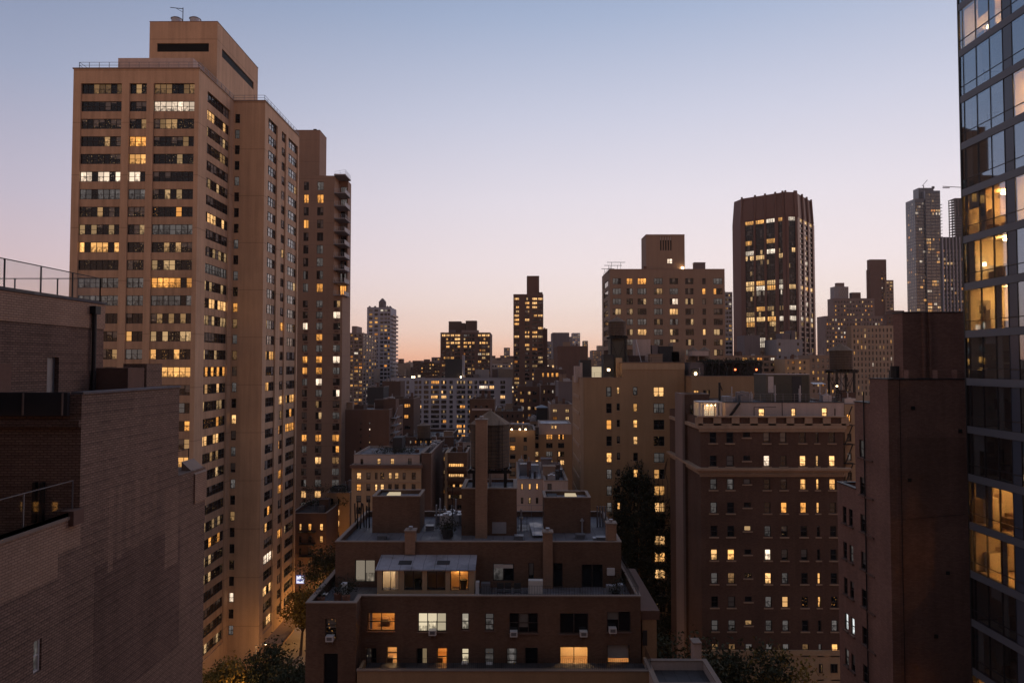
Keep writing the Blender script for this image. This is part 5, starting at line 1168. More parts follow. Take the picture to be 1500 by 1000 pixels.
for k, ((w_, yb, yt, nxx, nyy), op) in enumerate(zip(W1 + W2, opsM)):
    s = (QS + QS2)[k]
    if k in (0, 8, 10, 15, 16):
        clear_window(Q, QM, op, nxx, nyy); room(Q, QM, op, 3.0, 'lamp_warm' if k not in (0, 10) else 'lamp_orange', .34 if k in (15,) else .26)
        if k == 0:
            Q.part('curtain', MB().box(op[0] + .1, op[0] + .35, QM + .33, QM + .37, op[2] + .05, op[3]), 'curtain'); Q.part('furniture', MB().box(op[0] + .9, op[0] + 1.6, QM + 1.2, QM + 1.8, op[2], op[2] + .55), 'furniture')
        if k == 16: Q.part('blind', MB().box(op[0] + .05, op[1] - .05, QM + .32, QM + .34, op[2] + .35, op[3] - .02), 'blind')
        if k in (8, 10): Q.part('furniture', MB().box(op[0], op[0] + .4, QM + .6, QM + 1, op[2], op[2] + .45), 'furniture')
    else: Q.window('F', QM, op, nxx, nyy, s, .2, 'bronze_frame', 'pane_blind' if k in (1, 2, 3, 11, 12) else 'pane', .07)
    if k < 7 or k in (8, 10, 11, 12, 13, 16): Q.part('sill', MB().box(op[0] - .1, op[1] + .1, QM - .09, QM + .2, op[2] - .1, op[2] - .003), 'umber_brick')
for op, s in zip(wA, ((.9, .4, .1, .35), STATE['.'])): Q.window('F', QF, op, 1, 3 if op is wA[0] else 1, s, .2, 'bronze_frame', 'pane', .07)
# window air conditioners
def aircon(B, x, yface, ybot, wd=.62, hh=.42):
    z = ZA(ybot, yface, x); X = XA(x, yface, ybot); o = B.part('air_conditioner', MB().box(X - wd / 2, X + wd / 2, yface - .38, yface + .15, z, z + hh), 'white_metal')
    g = MB(); g.box(X - wd / 2 + .1, X + wd / 2 - .1, yface - .395, yface - .382, z + .1, z + hh - .06); B.part('grille', g, 'grey_metal', parent=o)
    b = MB()
    for t in (-.2, .2): b.bar((X + t, yface - .36, z - .005), (X + t, yface, z - .35), .02)
    B.part('bracket', b, 'grey_metal', parent=o)
for x, y in ((634, 928), (752.5, 930), (854.5, 930), (897, 925)): aircon(Q, x, QM, y)
for x, y in ((681, 974.5), (717, 976), (751, 978)): aircon(Q, x, QM, y, .5, .36)
aircon(Q, 484, QF, 937)
# low terrace in front: parapet, thin railing
lt0, lt1 = XA(523, 55, 985), XA(957, 55, 985)
Q.part('low_parapet', MB().box(lt0, lt1, 55.0, 55.3, 0, zlow).box(lt1 - .3, lt1, 55.3, QM - .004, 0, zlow).box(lt0, lt0 + .25, 55.3, QF + 1, 0, zlow - .01), 'buff_brick')
Q.part('low_terrace_floor', MB().box(lt0 + .26, lt1 - .31, 55.31, QM - .01, zlow - 1.2, zlow - .5), 'roof_tar')
Q.part('coping', MB().box(lt0 - .05, lt1 + .05, 54.93, 55.36, zlow + .002, zlow + .09), 'coping_stone')
Q.part('railing', railing([(lt0 + .1, 55.15, zlow + .09), (lt1 - .15, 55.15, zlow + .09), (lt1 - .15, QM, zlow + .09)], .85, .16, .011, (1.0, .06)), 'black_metal')
zc_ = zpar + .1
Q.part('railing', railing([(XA(705, QM, 870), QM + .15, zc_), (qm1 - .15, QM + .15, zc_), (qm1 - .15, 72, zc_)], .75, .22, .013, (1.0, .08)), 'black_metal')
# penthouse storey
ph0, ph1 = XA(491, QP, 830), XA(910, QP, 820); phz = ZA(794, QP)
W3 = [((519.5, 549.5), 853, 820, 2, 1), ((722, 753), 851, 825, 2, 1), ((774, 782.5), 849, 824, 1, 1), ((810, 824.5), 860, 824, 1, 1), ((852, 883.5), 861, 826, 2, 1)]
ops3 = [(XA(a, QP, yb), XA(b, QP, yb), ZA(yb, QP), ZA(yt, QP)) for (a, b), yb, yt, n1, n2 in W3]
Q.block(ph0, ph1, QP, 76, zpar - 1, phz, 'house_brick', F=ops3, parapet=.5, roof='roof_gravel', name='penthouse_wall', ct=.25)
for ((w_, yb, yt, nxx, nyy), op, s) in zip(W3, ops3, ((.30, .25, .19, 1), STATE['g'], STATE['.'], STATE['.'], STATE['.'])): Q.window('F', QP, op, nxx, nyy, s, .2, 'bronze_frame', 'pane_blind' if op is ops3[0] else 'pane', .08)
Q.part('blind', MB().box(ops3[1][0] + .1, ops3[1][1] - .1, QP + .1, QP + .12, ops3[1][3] - .45, ops3[1][3] - .1), 'white_paint')
# sunroom
SF = 60.6; s0, s1 = XA(552.5, SF, 850), XA(694.5, SF, 850); sz0, sz1 = zpar - .95, ZA(833.5, SF); szt = ZA(812.5, QP)
sb = MB(); 
for a, b in ((552.5, 559.5), (584.5, 592), (618.5, 625.5), (652.5, 659.5), (686.5, 694.5)): sb.box(XA(a, SF, 850), XA(b, SF, 850), SF, SF + .25, sz0, sz1)
sb.box(s0, s1, SF + .002, SF + .23, ZA(868, SF) - 1.0, ZA(864.5, SF)); sb.box(s0, s1, SF + .004, SF + .24, sz1 - .14, sz1 - .003)
Q.part('sunroom_frame', sb, 'cream_stucco')
Q.part('sunroom_side', (lambda q: (q.poly([(s0 + .01, SF + .25, sz0), (s0 + .01, SF + .25, sz1), (s0 + .01, QP - .01, szt), (s0 + .01, QP - .01, sz0)]), q.poly([(s1 - .01, SF + .25, sz0), (s1 - .01, QP - .01, sz0), (s1 - .01, QP - .01, szt), (s1 - .01, SF + .25, sz1)]), q)[-1])(MB()), 'cream_stucco')
sr = MB(); e = .12; zA_, zB_ = sz1, szt
sr.quad((s0 - e, SF - .25, zA_ + .02), (s1 + e, SF - .25, zA_ + .02), (s1 + e, QP - .01, zB_ + .02), (s0 - e, QP - .01, zB_ + .02)); sr.quad((s0 - e, SF - .25, zA_ - .08), (s1 + e, SF - .25, zA_ - .08), (s1 + e, SF - .25, zA_ + .02), (s0 - e, SF - .25, zA_ + .02)); sr.quad((s0 - e, QP - .01, zB_ - .08), (s1 + e, QP - .01, zB_ - .08), (s1 + e, SF - .25, zA_ - .08), (s0 - e, SF - .25, zA_ - .08))
Q.part('sunroom_roof', sr, 'roof_silver')
for x in (584, 640):
    t0_, t1_ = .35, .62; xa, xb = XA(x, 61.5, 825), XA(x + 19, 61.5, 825); ya, yb_ = SF + .6, SF + 1.3; f_ = lambda y: zA_ + (zB_ - zA_) * (y - SF + .25) / (QP - SF + .24) + .05
    m = MB(); m.quad((xa, ya, f_(ya)), (xb, ya, f_(ya)), (xb, yb_, f_(yb_)), (xa, yb_, f_(yb_))); Q.part('skylight', m, 'shed_dark')
for k, (a, b) in enumerate(((559.5, 584.5), (592, 618.5), (625.5, 652.5), (659.5, 686.5))):
    op = (XA(a, SF, 850), XA(b, SF, 850), ZA(864.5, SF), sz1 - .14); clear_window(Q, SF, op, 2, 1, 'bronze_frame', .06, .12)
    if k == 0: Q.part('door_leaf', MB().box(op[0] + 1.0, op[1] - .15, SF + .9, SF + .95, op[2] - .3, op[3]), 'white_paint')
    if k in (1, 3): Q.part('plant', MB().cyl((op[0] + op[1]) / 2 + .3, SF + .8, op[2] - .6, op[2] + .7, .18, .35, 7), 'leaf_ivy')
    Q.part('partition', MB().box(op[1] + .05, op[1] + .1, SF + .3, QP - .03, sz0, sz1), 'room_wall')
Q.part('ceiling_lamp', MB().cyl(XA(570, SF + 1, 835), SF + 1.2, sz1 - .1, sz1, .22, .22, 12), 'lamp_white'); Q.part('wall_lamp', MB().cyl(XA(672, SF + 2, 842), QP - .2, sz1 - .7, sz1 - .4, .1, .14, 10), 'lamp_orange'); 
Q.part('sunroom_back', MB().box(s0, s1, QP - .05, QP - .012, sz0, szt - .1), 'room_wall')
# terrace clutter
for a, b, yb, h_, m in ((774, 795, 866, .85, 'white_paint'), (705, 718, 867, .6, 'grey_metal'), (697, 702, 862, .7, 'white_metal'), (888, 902, 866, .4, 'galvanised'), (905, 912, 864, .5, 'galvanised'), (501, 509, 854, .55, 'white_metal')):
    Q.box('terrace_box', XA(a, 61, yb), XA(b, 61, yb), 60.6, 61.2, zpar - .95, zpar - .95 + h_ + .5, m)
Q.box('wall_unit', XA(889, QP, 836), XA(900, QP, 836), QP - .25, QP - .004, ZA(841, QP), ZA(831, QP), 'white_metal')
Q.part('planter', MB().cyl(XA(902, 60, 858), 60, zpar - .95, zpar - .3, .28, .34, 12), 'black_metal')
for x, y in ((470, 58.5), (495, 59.5), (507, 59)): Q.part('planter', MB().cyl(XA(x, y, 870), y, zpar - .95, zpar - .35, .3, .36, 12), 'terracotta')
Q.part('table', MB().box(XA(472, 59, 873), XA(480, 59, 873), 58.7, 59.2, zpar - .25, zpar - .18).bar((XA(476, 59), 58.95, zpar - .95), (XA(476, 59), 58.95, zpar - .2), .05), 'white_paint')
pts = []
for cx_, cy_, n in ((470, 58.5, 110), (495, 59.5, 160), (507, 59, 120), (515, 60, 260), (902, 60, 160), (910, 62, 120)):
    X = XA(cx_, cy_, 870)
    for k in range(n): pts.append((X + rd.gauss(0, .28), cy_ + rd.gauss(0, .28), zpar - .3 + abs(rd.gauss(0, .55))))
leaves('planting', pts, .09, 'leaf_ivy', Q.o, -Q.loc, seed=21)
# chimneys
def chimney(x0, x1, yt, Dc, z0, mat='chimney_brick', dp=1.0):
    X0, X1 = XA(x0, Dc, yt), XA(x1, Dc, yt); z1 = ZA(yt, Dc); o = Q.box('chimney', X0, X1, Dc, Dc + dp, z0, z1, mat)
    Q.box('chimney_cap', X0 - .07, X1 + .07, Dc - .07, Dc + dp + .07, z1 + .002, z1 + .14, 'coping_stone', parent=o)
    Q.part('flue', MB().cyl((X0 + X1) / 2, Dc + dp / 2, z1 + .14, z1 + .4, .16, .2, 10), 'galvanised', parent=o)
chimney(593, 608, 779, QP - .25, zpar - .9 + 3.0); chimney(795.5, 809.5, 781, QP - .3, zpar - .95); chimney(889, 903, 768, QP + .3, phz - .5)
# roof: bulkheads with skylights, tank base, tall flue stack
zrf = phz - .5
def bulkhead(x0, x1, yt, Dc, dp, sx0, sx1):
    X0, X1 = XA(x0, Dc, yt), XA(x1, Dc, yt); Z = ZA(yt, Dc); Q.block(X0, X1, Dc, Dc + dp, zrf, Z, 'house_brick', parapet=.35, roof='roof_silver', name='bulkhead', ct=.2)
    Q.part('skylight', MB().box(XA(sx0, Dc + dp / 2, yt), XA(sx1, Dc + dp / 2, yt), Dc + dp * .35, Dc + dp * .75, Z - .35, Z - .02), 'skylight_glow')
    Q.part('roof_hatch', MB().box(X0 + .4, X0 + 1.4, Dc + .5, Dc + dp - .5, Z - .34, Z - .12), 'shed_dark')
bulkhead(545.5, 615, 727.5, 68.5, 3.6, 568, 585); bulkhead(797, 865, 729, 68.5, 3.6, 828, 844)
bD = 67.5; b0, b1 = XA(676, bD, 750), XA(757, bD, 750); bzt = ZA(716, bD)
Q.block(b0, b1, bD, bD + 5.5, zrf, bzt, 'house_brick', parapet=.2, roof='roof_gravel', name='tank_base')
chimney(696.5, 713.5, 616, bD - 1.1, zrf, 'chimney_brick', 1.05)
water_tank('caged wooden water tank with cone roof behind tall brick flue, centre', XA(718, 70.3, 650), 70.3, ZA(682, 70.3), 27.2 * .0703, 61 * .0703, 19 * .0703, bzt - .2, hoops=12, lr=.2, cage=True, roofsides=9)
Q.part('tank_wall', MB().box(XA(716, 73.5, 700), XA(745, 73.5, 700), 73.5, 73.6, zrf, ZA(690, 73.5)), 'white_stucco')
for x0, x1, yt, yb, Dc, m in ((775, 795, 742, 764, 69, 'roof_silver'),):
    mq = MB(); zt2 = zrf + .25; mq.quad((XA(780, 67, 770), 66.5, zt2), (XA(797, 67, 770), 66.5, zt2), (XA(797, 72, 745), 72, zt2), (XA(775, 72, 745), 72, zt2)); Q.part('roof_sheet', mq, 'roof_silver')
for x in (519, 523, 527, 531, 535, 539): z = ZA(random.uniform(728, 745), 70); Q.part('vent_pipe', MB().bar((XA(x, 70, 750), 70 + random.random(), zrf), (XA(x, 70, 750), 70 + random.random(), z), .07, n=6), 'black_metal')
for x in (875, 879, 883, 887): Q.part('vent_pipe', MB().bar((XA(x, 71, 750), 71, zrf), (XA(x, 71, 750), 71, ZA(741, 71)), .08, n=6), 'grey_metal')
Q.part('roof_ladder', railing([(XA(759, 69, 760), 69, zrf), (XA(772, 69, 760), 69, zrf)], 1.6, .8, .03, (1, .75, .5, .25)), 'black_metal')
Q.part('roof_pot', MB().cyl(XA(655, 66.5, 765), 66.5, zrf, zrf + .9, .4, .6, 12), 'shed_dark'); pts = [(XA(655, 66.5, 760) + rd.gauss(0, .45), 66.5 + rd.gauss(0, .4), zrf + 1.2 + rd.gauss(0, .35)) for k in range(500)]; leaves('roof_plant', pts, .1, 'leaf_ivy', Q.o, -Q.loc, seed=33)
Q.part('mast', MB().bar((XA(663, 67, 740), 67, zrf), (XA(663, 67, 740), 67, ZA(712, 67)), .05).bar((XA(661, 67, 712), 67, ZA(730, 67)), (XA(665, 67, 712), 67, ZA(730, 67)), .04), 'black_metal')
Q.part('railing', railing([(XA(757, 74, 740), 75.5, zrf), (XA(800, 75, 740), 75.5, zrf)], 1.3, 1.2, .03, (1, .5)), 'grey_metal')
Q.part('railing', railing([(ph1 - .4, QP + 1, phz), (ph1 - .4, 75, phz)], .9, 1.2, .02, (1, .5)), 'black_metal')
Q.box('duct', XA(640, 72, 740), XA(652, 72, 740), 72, 73, zrf, zrf + .9, 'grey_metal'); Q.box('duct', XA(868, 66, 772), XA(884, 66, 772), 65.5, 66.2, zrf, zrf + .25, 'galvanised')
# rear wing at right
Q.part('rear_wing', MB().box(XA(941, 60, 940), XA(962, 60, 940), 60, 72, 0, ZA(906, 60)), 'buff_brick'); Q.box('wing_window', XA(941.5, 59.95, 940), XA(948, 59.95, 940), 59.9, 59.98, ZA(944, 60), ZA(922, 60), 'shed_dark')
Q.box('wing_parapet', XA(939, 60, 905), XA(966, 60, 905), 59.9, 72.1, ZA(906, 60) + .003, ZA(893, 60), 'umber_brick')

roof_clutter(Q, 20, zrf, (ph0 + 1, ph1 - 1, QP + 4, 75), True)
for x, y in ((560, 66), (630, 70), (760, 66), (850, 66.5), (880, 65.5)): X = XA(x, y, 775); Q.part('roof_hatch', MB().box(X - .4, X + .4, y - .35, y + .35, zrf, zrf + .35).box(X - .45, X + .45, y - .4, y + .4, zrf + .351, zrf + .42), 'grey_metal')
cb = MB()
for a, b in (((548, 64.5), (600, 65.2)), ((600, 65.2), (690, 64.2)), ((720, 65.5), (800, 64.6)), ((800, 64.6), (905, 66))): cb.bar((XA(a[0], a[1], 785), a[1], zrf + .05), (XA(b[0], b[1], 785), b[1], zrf + .05), .035, n=5)
Q.part('conduit', cb, 'galvanised')
for x in (733, 744, 758): X = XA(x, 60.8, 862); Q.part('deck_chair', MB().box(X - .3, X + .3, 60.4, 61.0, zpar - .55, zpar - .48).bar((X - .28, 61, zpar - .5), (X - .28, 61.25, zpar + .05), .03).bar((X + .28, 61, zpar - .5), (X + .28, 61.25, zpar + .05), .03).box(X - .3, X + .3, 61.1, 61.16, zpar - .45, zpar + .05).bar((X - .27, 60.45, zpar - .95), (X - .27, 60.45, zpar - .5), .03).bar((X + .27, 60.45, zpar - .95), (X + .27, 60.45, zpar - .5), .03), 'shed_dark')
# party wall: ghost of a demolished neighbour, flues, cable, tie plates
Nn.part('old_render', (lambda q: (q.facade('F', D_N - .004, nx0 + .6, nx1, 0, ZA(640, D_N), []), q)[1])(MB()), 'maroon_dark')
for x in (1330, 1372, 1400): Nn.part('flue_stack', MB().box(XA(x, 51, 550) - .3, XA(x, 51, 550) + .3, 50.4, 51.0, nz1 - .6, nz1 + .7), 'maroon_brick')
Nn.part('cable', MB().bar((XA(1318, D_N, 600), D_N - .03, 6), (XA(1318, D_N, 600), D_N - .03, nz1), .02).bar((XA(1318, D_N, 600), D_N - .03, ZA(760, D_N)), (XA(1410, D_N, 600), D_N - .03, ZA(752, D_N)), .015), 'black_metal')
for i in range(5):
    for j in range(random.choice((1, 1, 2))): X = XA(random.uniform(1318, 1412), D_N, 700); Z = nz1 - 3 - 5.2 * i + random.uniform(-1.5, 1.5); Nn.part('tie_plate', MB().box(X - .13, X + .13, D_N - .05, D_N - .005, Z - .13, Z + .13), 'black_metal')

# ================================================================== 12 low houses between the towers
T1 = building('tenement', 'blank brick tenement with tiny white windows at foot of the brown balcony tower', 175, 500, 570, 600, 'umber_brick', xside=590, cols=[(527, 529.5), (540, 542.5)], rows=(618, 3.2, 9.3, 8), states=['.g', ',W', 'V.', 'V;', '.V', 'V.', '..', '..'], nx=1, yr=640, side_cols=3, roof='roof_tar')
for k in range(4):
    z = ZA(612 + 11 * k, 178); T1.part('fire_escape', MB().box(T1.X1 + .02, T1.X1 + 1.3, 177, 184, z - .1, z).bar((T1.X1 + .8, 177, z), (T1.X1 + .8, 183, z + 2.4), .08), 'galvanised')
topbox(T1, 'bulkhead', 178, 516, 533, 594, 4, 'dark_brick'); topbox(T1, 'bulkhead', 180, 562, 580, 585, 5, 'umber_brick', zb=T1.Z1 - 3)
building('tenement', 'dark brick tower-house with orange windows left of pale grey slab', 215, 561, 606, 584, 'dark_brick', depth=15, cols=[(575, 579), (592, 601)], rows=(591.5, 5.2, 15.8, 7), states=['.o', '.O', '..', ',.', '.,'], nx=3, yr=600)
building('boiler_house', 'tall black box house behind the blank tenement', 240, 538, 562, 567, 'shed_dark', depth=10)
building('boiler_house', 'brown box house between black box and pale grey slab', 260, 560, 587, 558.5, 'dark_brick', depth=10)
T2 = building('terrace_block', 'cream apartment house with bracket cornice and white penthouse, left of centre', 125, 515, 616.5, 681, 'cream_stucco', depth=16, cols=[(522, 529.3), (536.7, 542.7), (549, 553), (557, 562.7), (568.7, 574), (578, 584), (589.6, 594.2), (603, 608.8)], rows=(692, 10, 16.6, 9),
              states=['c,Chcc..', 'o.cc...g', '........', ',.......', '........'], nx=1, ny=2, pane='pane', yr=700, wd=.16, fw=.1)
T2.part('cornice', MB().box(T2.X0 - .3, T2.X1 + .3, 124.5, 124.99, ZA(685, 125), ZA(680.5, 125)), 'umber_brick')
T2.part('string_course', MB().box(T2.X0, T2.X1, 124.85, 124.99, ZA(706.5, 125), ZA(705, 125)), 'pale_stone')
p0, p1 = XA(518.5, 127, 670), XA(615, 127, 670); pw = [(XA(a, 127, 675), XA(b, 127, 675), ZA(680, 127), ZA(c, 127)) for a, b, c in ((528, 532, 672), (552.5, 557.5, 671.5), (572, 577.5, 671.5), (597.5, 603, 671))]
T2.block(p0, p1, 127, 140, T2.Z1 - .8, ZA(666, 127), 'white_stucco', F=pw, parapet=.25, roof='roof_gravel', name='penthouse')
for q, s in zip(pw, '.cc.'): T2.window('F', 127, q, 1, 2, STATE[s], .15)
T2.box('bulkhead', XA(575, 133, 650), XA(589, 133, 650), 133, 137, ZA(666, 127) - .5, ZA(641, 133), 'shed_dark')
pts = [(XA(rd.uniform(548, 606), 130, 660), rd.uniform(129, 136), ZA(664, 130) + abs(rd.gauss(0, .5))) for k in range(700)]; leaves('planting', pts, .16, 'leaf_ivy', T2.o, -T2.loc, seed=41)
for x in (520, 546, 560): T2.part('vent_pipe', MB().bar((XA(x, 132, 660), 132, T2.Z1), (XA(x, 132, 660), 132, ZA(660, 132)), .12, n=6), 'galvanised')
building('warehouse', 'tall dark blank side wall right of the cream apartment house', 126, 618, 632, 664, 'dark_brick', depth=20)
water_tank('small greenish water tank on open frame above dark blank wall', XA(621, 150, 630), 150, ZA(641, 150), 9.3 * .15, 18 * .15, 3.5 * .15, ZA(664, 150), hoops=5, lr=.15)
building('tenement', 'tenement supporting the greenish water tank', 148, 606, 648, 664, 'umber_brick', depth=12, cols=[(634, 636.5), (641, 643.5)], rows=(667, 5, 8, 6), states=['cc', 'ow', '.,'], nx=1)
building('tenement', 'yellow-lit small house with two arched windows, right of dark blank wall', 152, 636, 656, 665, 'buff_brick', depth=10, cols=[(641, 644), (648, 651.5)], rows=(669, 6, 9.5, 6), states=['ww', ';;', 'O;', ',.'], nx=1, ny=2, yr=670)
T5 = building('loft_house', 'red brick loft with two bands of bright orange studio windows', 132, 655.5, 684, 663, 'house_brick', depth=9, cols=[(656.8, 679.5)], rows=(678.5, 6.5, 15, 5), states=['w', 'c', 'h', ',', '.'], nx=7, yr=690, pane='pane')
T5.box('side_pier', T5.X0 - .5, T5.X0 - .003, 131.9, 138, 0, T5.Z1, 'cream_stucco')
for k in range(3): z = ZA(688 + 15 * k, 131); T5.part('balcony', MB().box(T5.X0, T5.X1, 130.8, 131.98, z - .15, z + .5), 'house_brick')
building('stucco_house', 'pale stucco house corner behind the red brick loft', 150, 671, 700, 648, 'white_stucco', depth=12, cols=[(684, 689)], rows=(652, 8, 15, 4), lit=.1, nx=1)
T7 = building('penthouse_block', 'red brick roof house with pale band directly behind the centre water tank', 160, 688, 724, 584.5, 'house_brick', depth=10, cols=[(695, 699), (703, 707), (711, 715)], rows=(594, 3.2, 14, 3), lit=0, dim=.3, nx=1, yr=600)
T7.part('pale_band', MB().box(T7.X0 + .5, T7.X1 - .5, 159.8, 159.99, ZA(601, 160), ZA(598, 160)), 'white_stucco'); T7.part('railing', railing([(T7.X0, 160.2, T7.Z1), (T7.X1, 160.2, T7.Z1)], 1, 1.2, .03), 'black_metal')
T6 = building('apartment_house', 'long tan house with glowing windows and grey roofs left of buff house', 145, 764, 838, 639, 'buff_brick', depth=14, cols=[(784, 789), (800, 809.5), (817.5, 826.5)], rows=(636 + 0, 7.5, 12.4, 8), states=['.oo', ';..', ',gC', 'cCC', '...', ',..'], nx=[1, 3, 3], yr=650, pane='pane')
T6.block(XA(790, 146, 625), XA(837, 146, 625), 146, 156, T6.Z1 - .8, ZA(621, 146), 'white_stucco', F=[(XA(a, 146, 625), XA(b, 146, 625), ZA(628, 146), ZA(622.8, 146)) for a, b in ((807.5, 810.8), (812.2, 815.5))], parapet=.1, roof='roof_silver', name='penthouse')
for a, b in ((807.5, 810.8), (812.2, 815.5)): T6.window('F', 146, (XA(a, 146, 625), XA(b, 146, 625), ZA(628, 146), ZA(622.8, 146)), 1, 1, STATE['c'], .15)
T6b = building('apartment_house', 'tan house with three eave lamps right of the centre water tank', 143, 740, 784, 630, 'buff_brick', depth=12, cols=[(747, 755), (767, 772)], rows=(640, 7, 12.4, 7), states=['..', 'O,', '..', ',.', ',.'], nx=1, yr=650, pane='pane')
T6b.box('eave', T6b.X0 - .3, XA(776, 142, 625), 141.5, 142.99, ZA(621.5, 142), ZA(620, 142), 'roof_silver')
for x in (749.5, 761.5, 770): T6b.part('lamp', MB().cyl(XA(x, 142, 628), 142, ZA(629.5, 142), ZA(627.8, 142), .15, .15, 8), 'bulb')
for nm, lab, Dq, a, b, yt, yb, mm, sts in (('rear_house', 'low grey roofed house with three amber windows right of centre tank', 112, 757, 798, 702, 0, 'white_stucco', ['www']), ('rear_house', 'low pale house with one dark window behind right roof bulkhead', 108, 797, 832, 704, 0, 'white_stucco', ['.'])):
    B = building(nm, lab, Dq, a, b, yt, mm, depth=20, cols=[(763, 766.5), (774, 778), (785, 788.5)] if len(sts[0]) == 3 else [(802, 808)], rows=(708, 9, 20, 2), states=sts, nx=1, yr=710, roof='roof_silver', pane='pane')
    for k in range(5): B.box('roof_unit', random.uniform(B.X0 + .5, B.X1 - 1.5), B.X0 * 0 + random.uniform(B.X0 + 1, B.X1) if False else random.uniform(B.X0 + 1, B.X1 - .2), Dq + 3 + 3 * k, Dq + 4.5 + 3 * k, B.Z1 - .8, B.Z1 + random.uniform(.2, 1.4), random.choice(('grey_metal', 'galvanised', 'shed_dark')))
# brown blocks under the slender tower
for lab, Dq, a, b, yt, mm, cs, lt in (('brown block with scattered lit windows at foot of slender tower', 250, 758, 800, 566, 'umber_brick', [(761.5, 767.5), (773, 777), (780, 786)], .4), ('dark brown block below arched house', 235, 792, 822, 564, 'dark_brick', [(795, 798), (802, 805), (808.5, 811)], .3),
        ('grey blank wall left of buff house shoulder', 190, 818, 842, 559, 'grey_blank', [], 0), ('low block with orange attic windows beside the buff house', 175, 806, 838, 592, 'slab_brick', [(809.5, 816), (828, 833.5)], .8)):
    building('tenement', lab, Dq, a, b, yt, mm, depth=14, cols=cs, rows=(yt + 7, 5, 11, 8), lit=lt, nx=2)
hut = Bld('roof_hut', 'small pitched-roof rooftop hut below the slender tower', 'hut', XA(794, 185, 600), 187, ZA(617, 185))
hx0, hx1 = XA(786, 185, 600), XA(802, 185, 600); hut.box('wall', hx0, hx1, 185, 188, ZA(617, 185), ZA(597, 185), 'shed_dark'); m = MB(); m.poly([(hx0 - .3, 184.8, ZA(597, 185)), (hx1 + .3, 184.8, ZA(597, 185)), ((hx0 + hx1) / 2, 186.5, ZA(593, 185))]); m.poly([(hx1 + .3, 184.8, ZA(597, 185)), (hx1 + .3, 188.2, ZA(597, 185)), ((hx0 + hx1) / 2, 186.5, ZA(593, 185))]); m.poly([(hx0 - .3, 188.2, ZA(597, 185)), (hx0 - .3, 184.8, ZA(597, 185)), ((hx0 + hx1) / 2, 186.5, ZA(593, 185))]); hut.part('roof', m, 'grey_metal')
building('tenement', 'tenement whose roof carries the pitched hut', 183, 775, 812, 617, 'slab_brick', depth=16, cols=[(781, 785), (790, 794), (803, 806)], rows=(621, 6, 12, 6), lit=.4, nx=1)
# houses on the avenue, lower left
U1 = building('tenement', 'brick tenement with fire escapes and amber windows right of tan tower', 150, 425, 478, 752, 'umber_brick', depth=14, cols=[(438, 441.5), (451, 456), (468, 473)], rows=(767, 10, 17.6, 8), states=['wow', 'h,w', ',..', '...'], nx=1, ny=2, yr=790, pane='pane')
for k in range(3): z = ZA(779 + 17.6 * k, 149.3); U1.part('fire_escape', MB().box(XA(437, 149, 790), XA(461, 149, 790), 148.6, 149.98, z - .1, z), 'black_metal'); U1.part('escape_rail', railing([(XA(437, 149, 790), 148.7, z), (XA(461, 149, 790), 148.7, z)], 1, .35, .025, (1,)), 'black_metal')
U2 = building('tenement', 'dim narrow house with lit stair windows beside the fire-escape tenement', 160, 478, 512, 722, 'buff_brick', depth=12, cols=[(484, 488), (494.5, 497)], rows=(730, 9, 16, 9), states=['g.', ',w', '.w', ';.', ',w'], nx=1, ny=2, yr=770, pane='pane')
topbox(U2, 'roof_shed', 163, 485, 505, 715, 4, 'shed_dark')
pts = [(XA(rd.uniform(440, 508), 158, 745), rd.uniform(157, 161), U1.Z1 + abs(rd.gauss(0, .8)) + (0 if rd.random() < .6 else 3)) for k in range(900)]; leaves('planting', pts, .2, 'leaf_ivy', U1.o, -U1.loc, seed=43)
sg = Bld('lit_sign', 'bright white and blue illuminated sign over the avenue shopfront', 'sign', XA(440, 149, 848), 149, ZA(853, 149)); a, b = XA(435, 149, 848), XA(445.5, 149, 848); z0_, z1_ = ZA(853.5, 149), ZA(843, 149)
sg.box('panel', a, b, 148.7, 148.95, z0_, z1_, 'sign_glow'); sg.box('border', a - .1, b + .1, 148.75, 148.9, z0_ - .1, z1_ + .1, 'sign_blue'); sg.box('band', a + .2, b - .2, 148.66, 148.695, z0_ + .5, z0_ + .85, 'sign_blue')
# house behind the tan house, closing the far end of streets
for k, (a, b, yt, Dq, mm, lab) in enumerate(((590, 660, 640, 205, 'umber_brick', 'long low brick row below the pale grey slab'), (640, 690, 655, 175, 'dark_brick', 'dark low roof row between loft and pale slab'), (724, 766, 602, 210, 'umber_brick', 'brown row house right behind centre water tank'), (505, 600, 640, 300, 'umber_brick', 'brown row filling below far slim tower'))):
    B = building('row_house', lab, Dq, a, b, yt, mm, depth=25, cols=rng(a + 3, b - 3, 7.5, 2.6), rows=(yt + 5, 4.5, 9, 7), lit=.3, nx=1)
    for j in range(4): x = a + (b - a) * random.uniform(.1, .8); topbox(B, 'bulkhead', Dq + 4, x, x + random.uniform(3, 8), yt - random.uniform(2, 7), 3, random.choice(('dark_brick', 'grey_blank', 'slab_brick')))

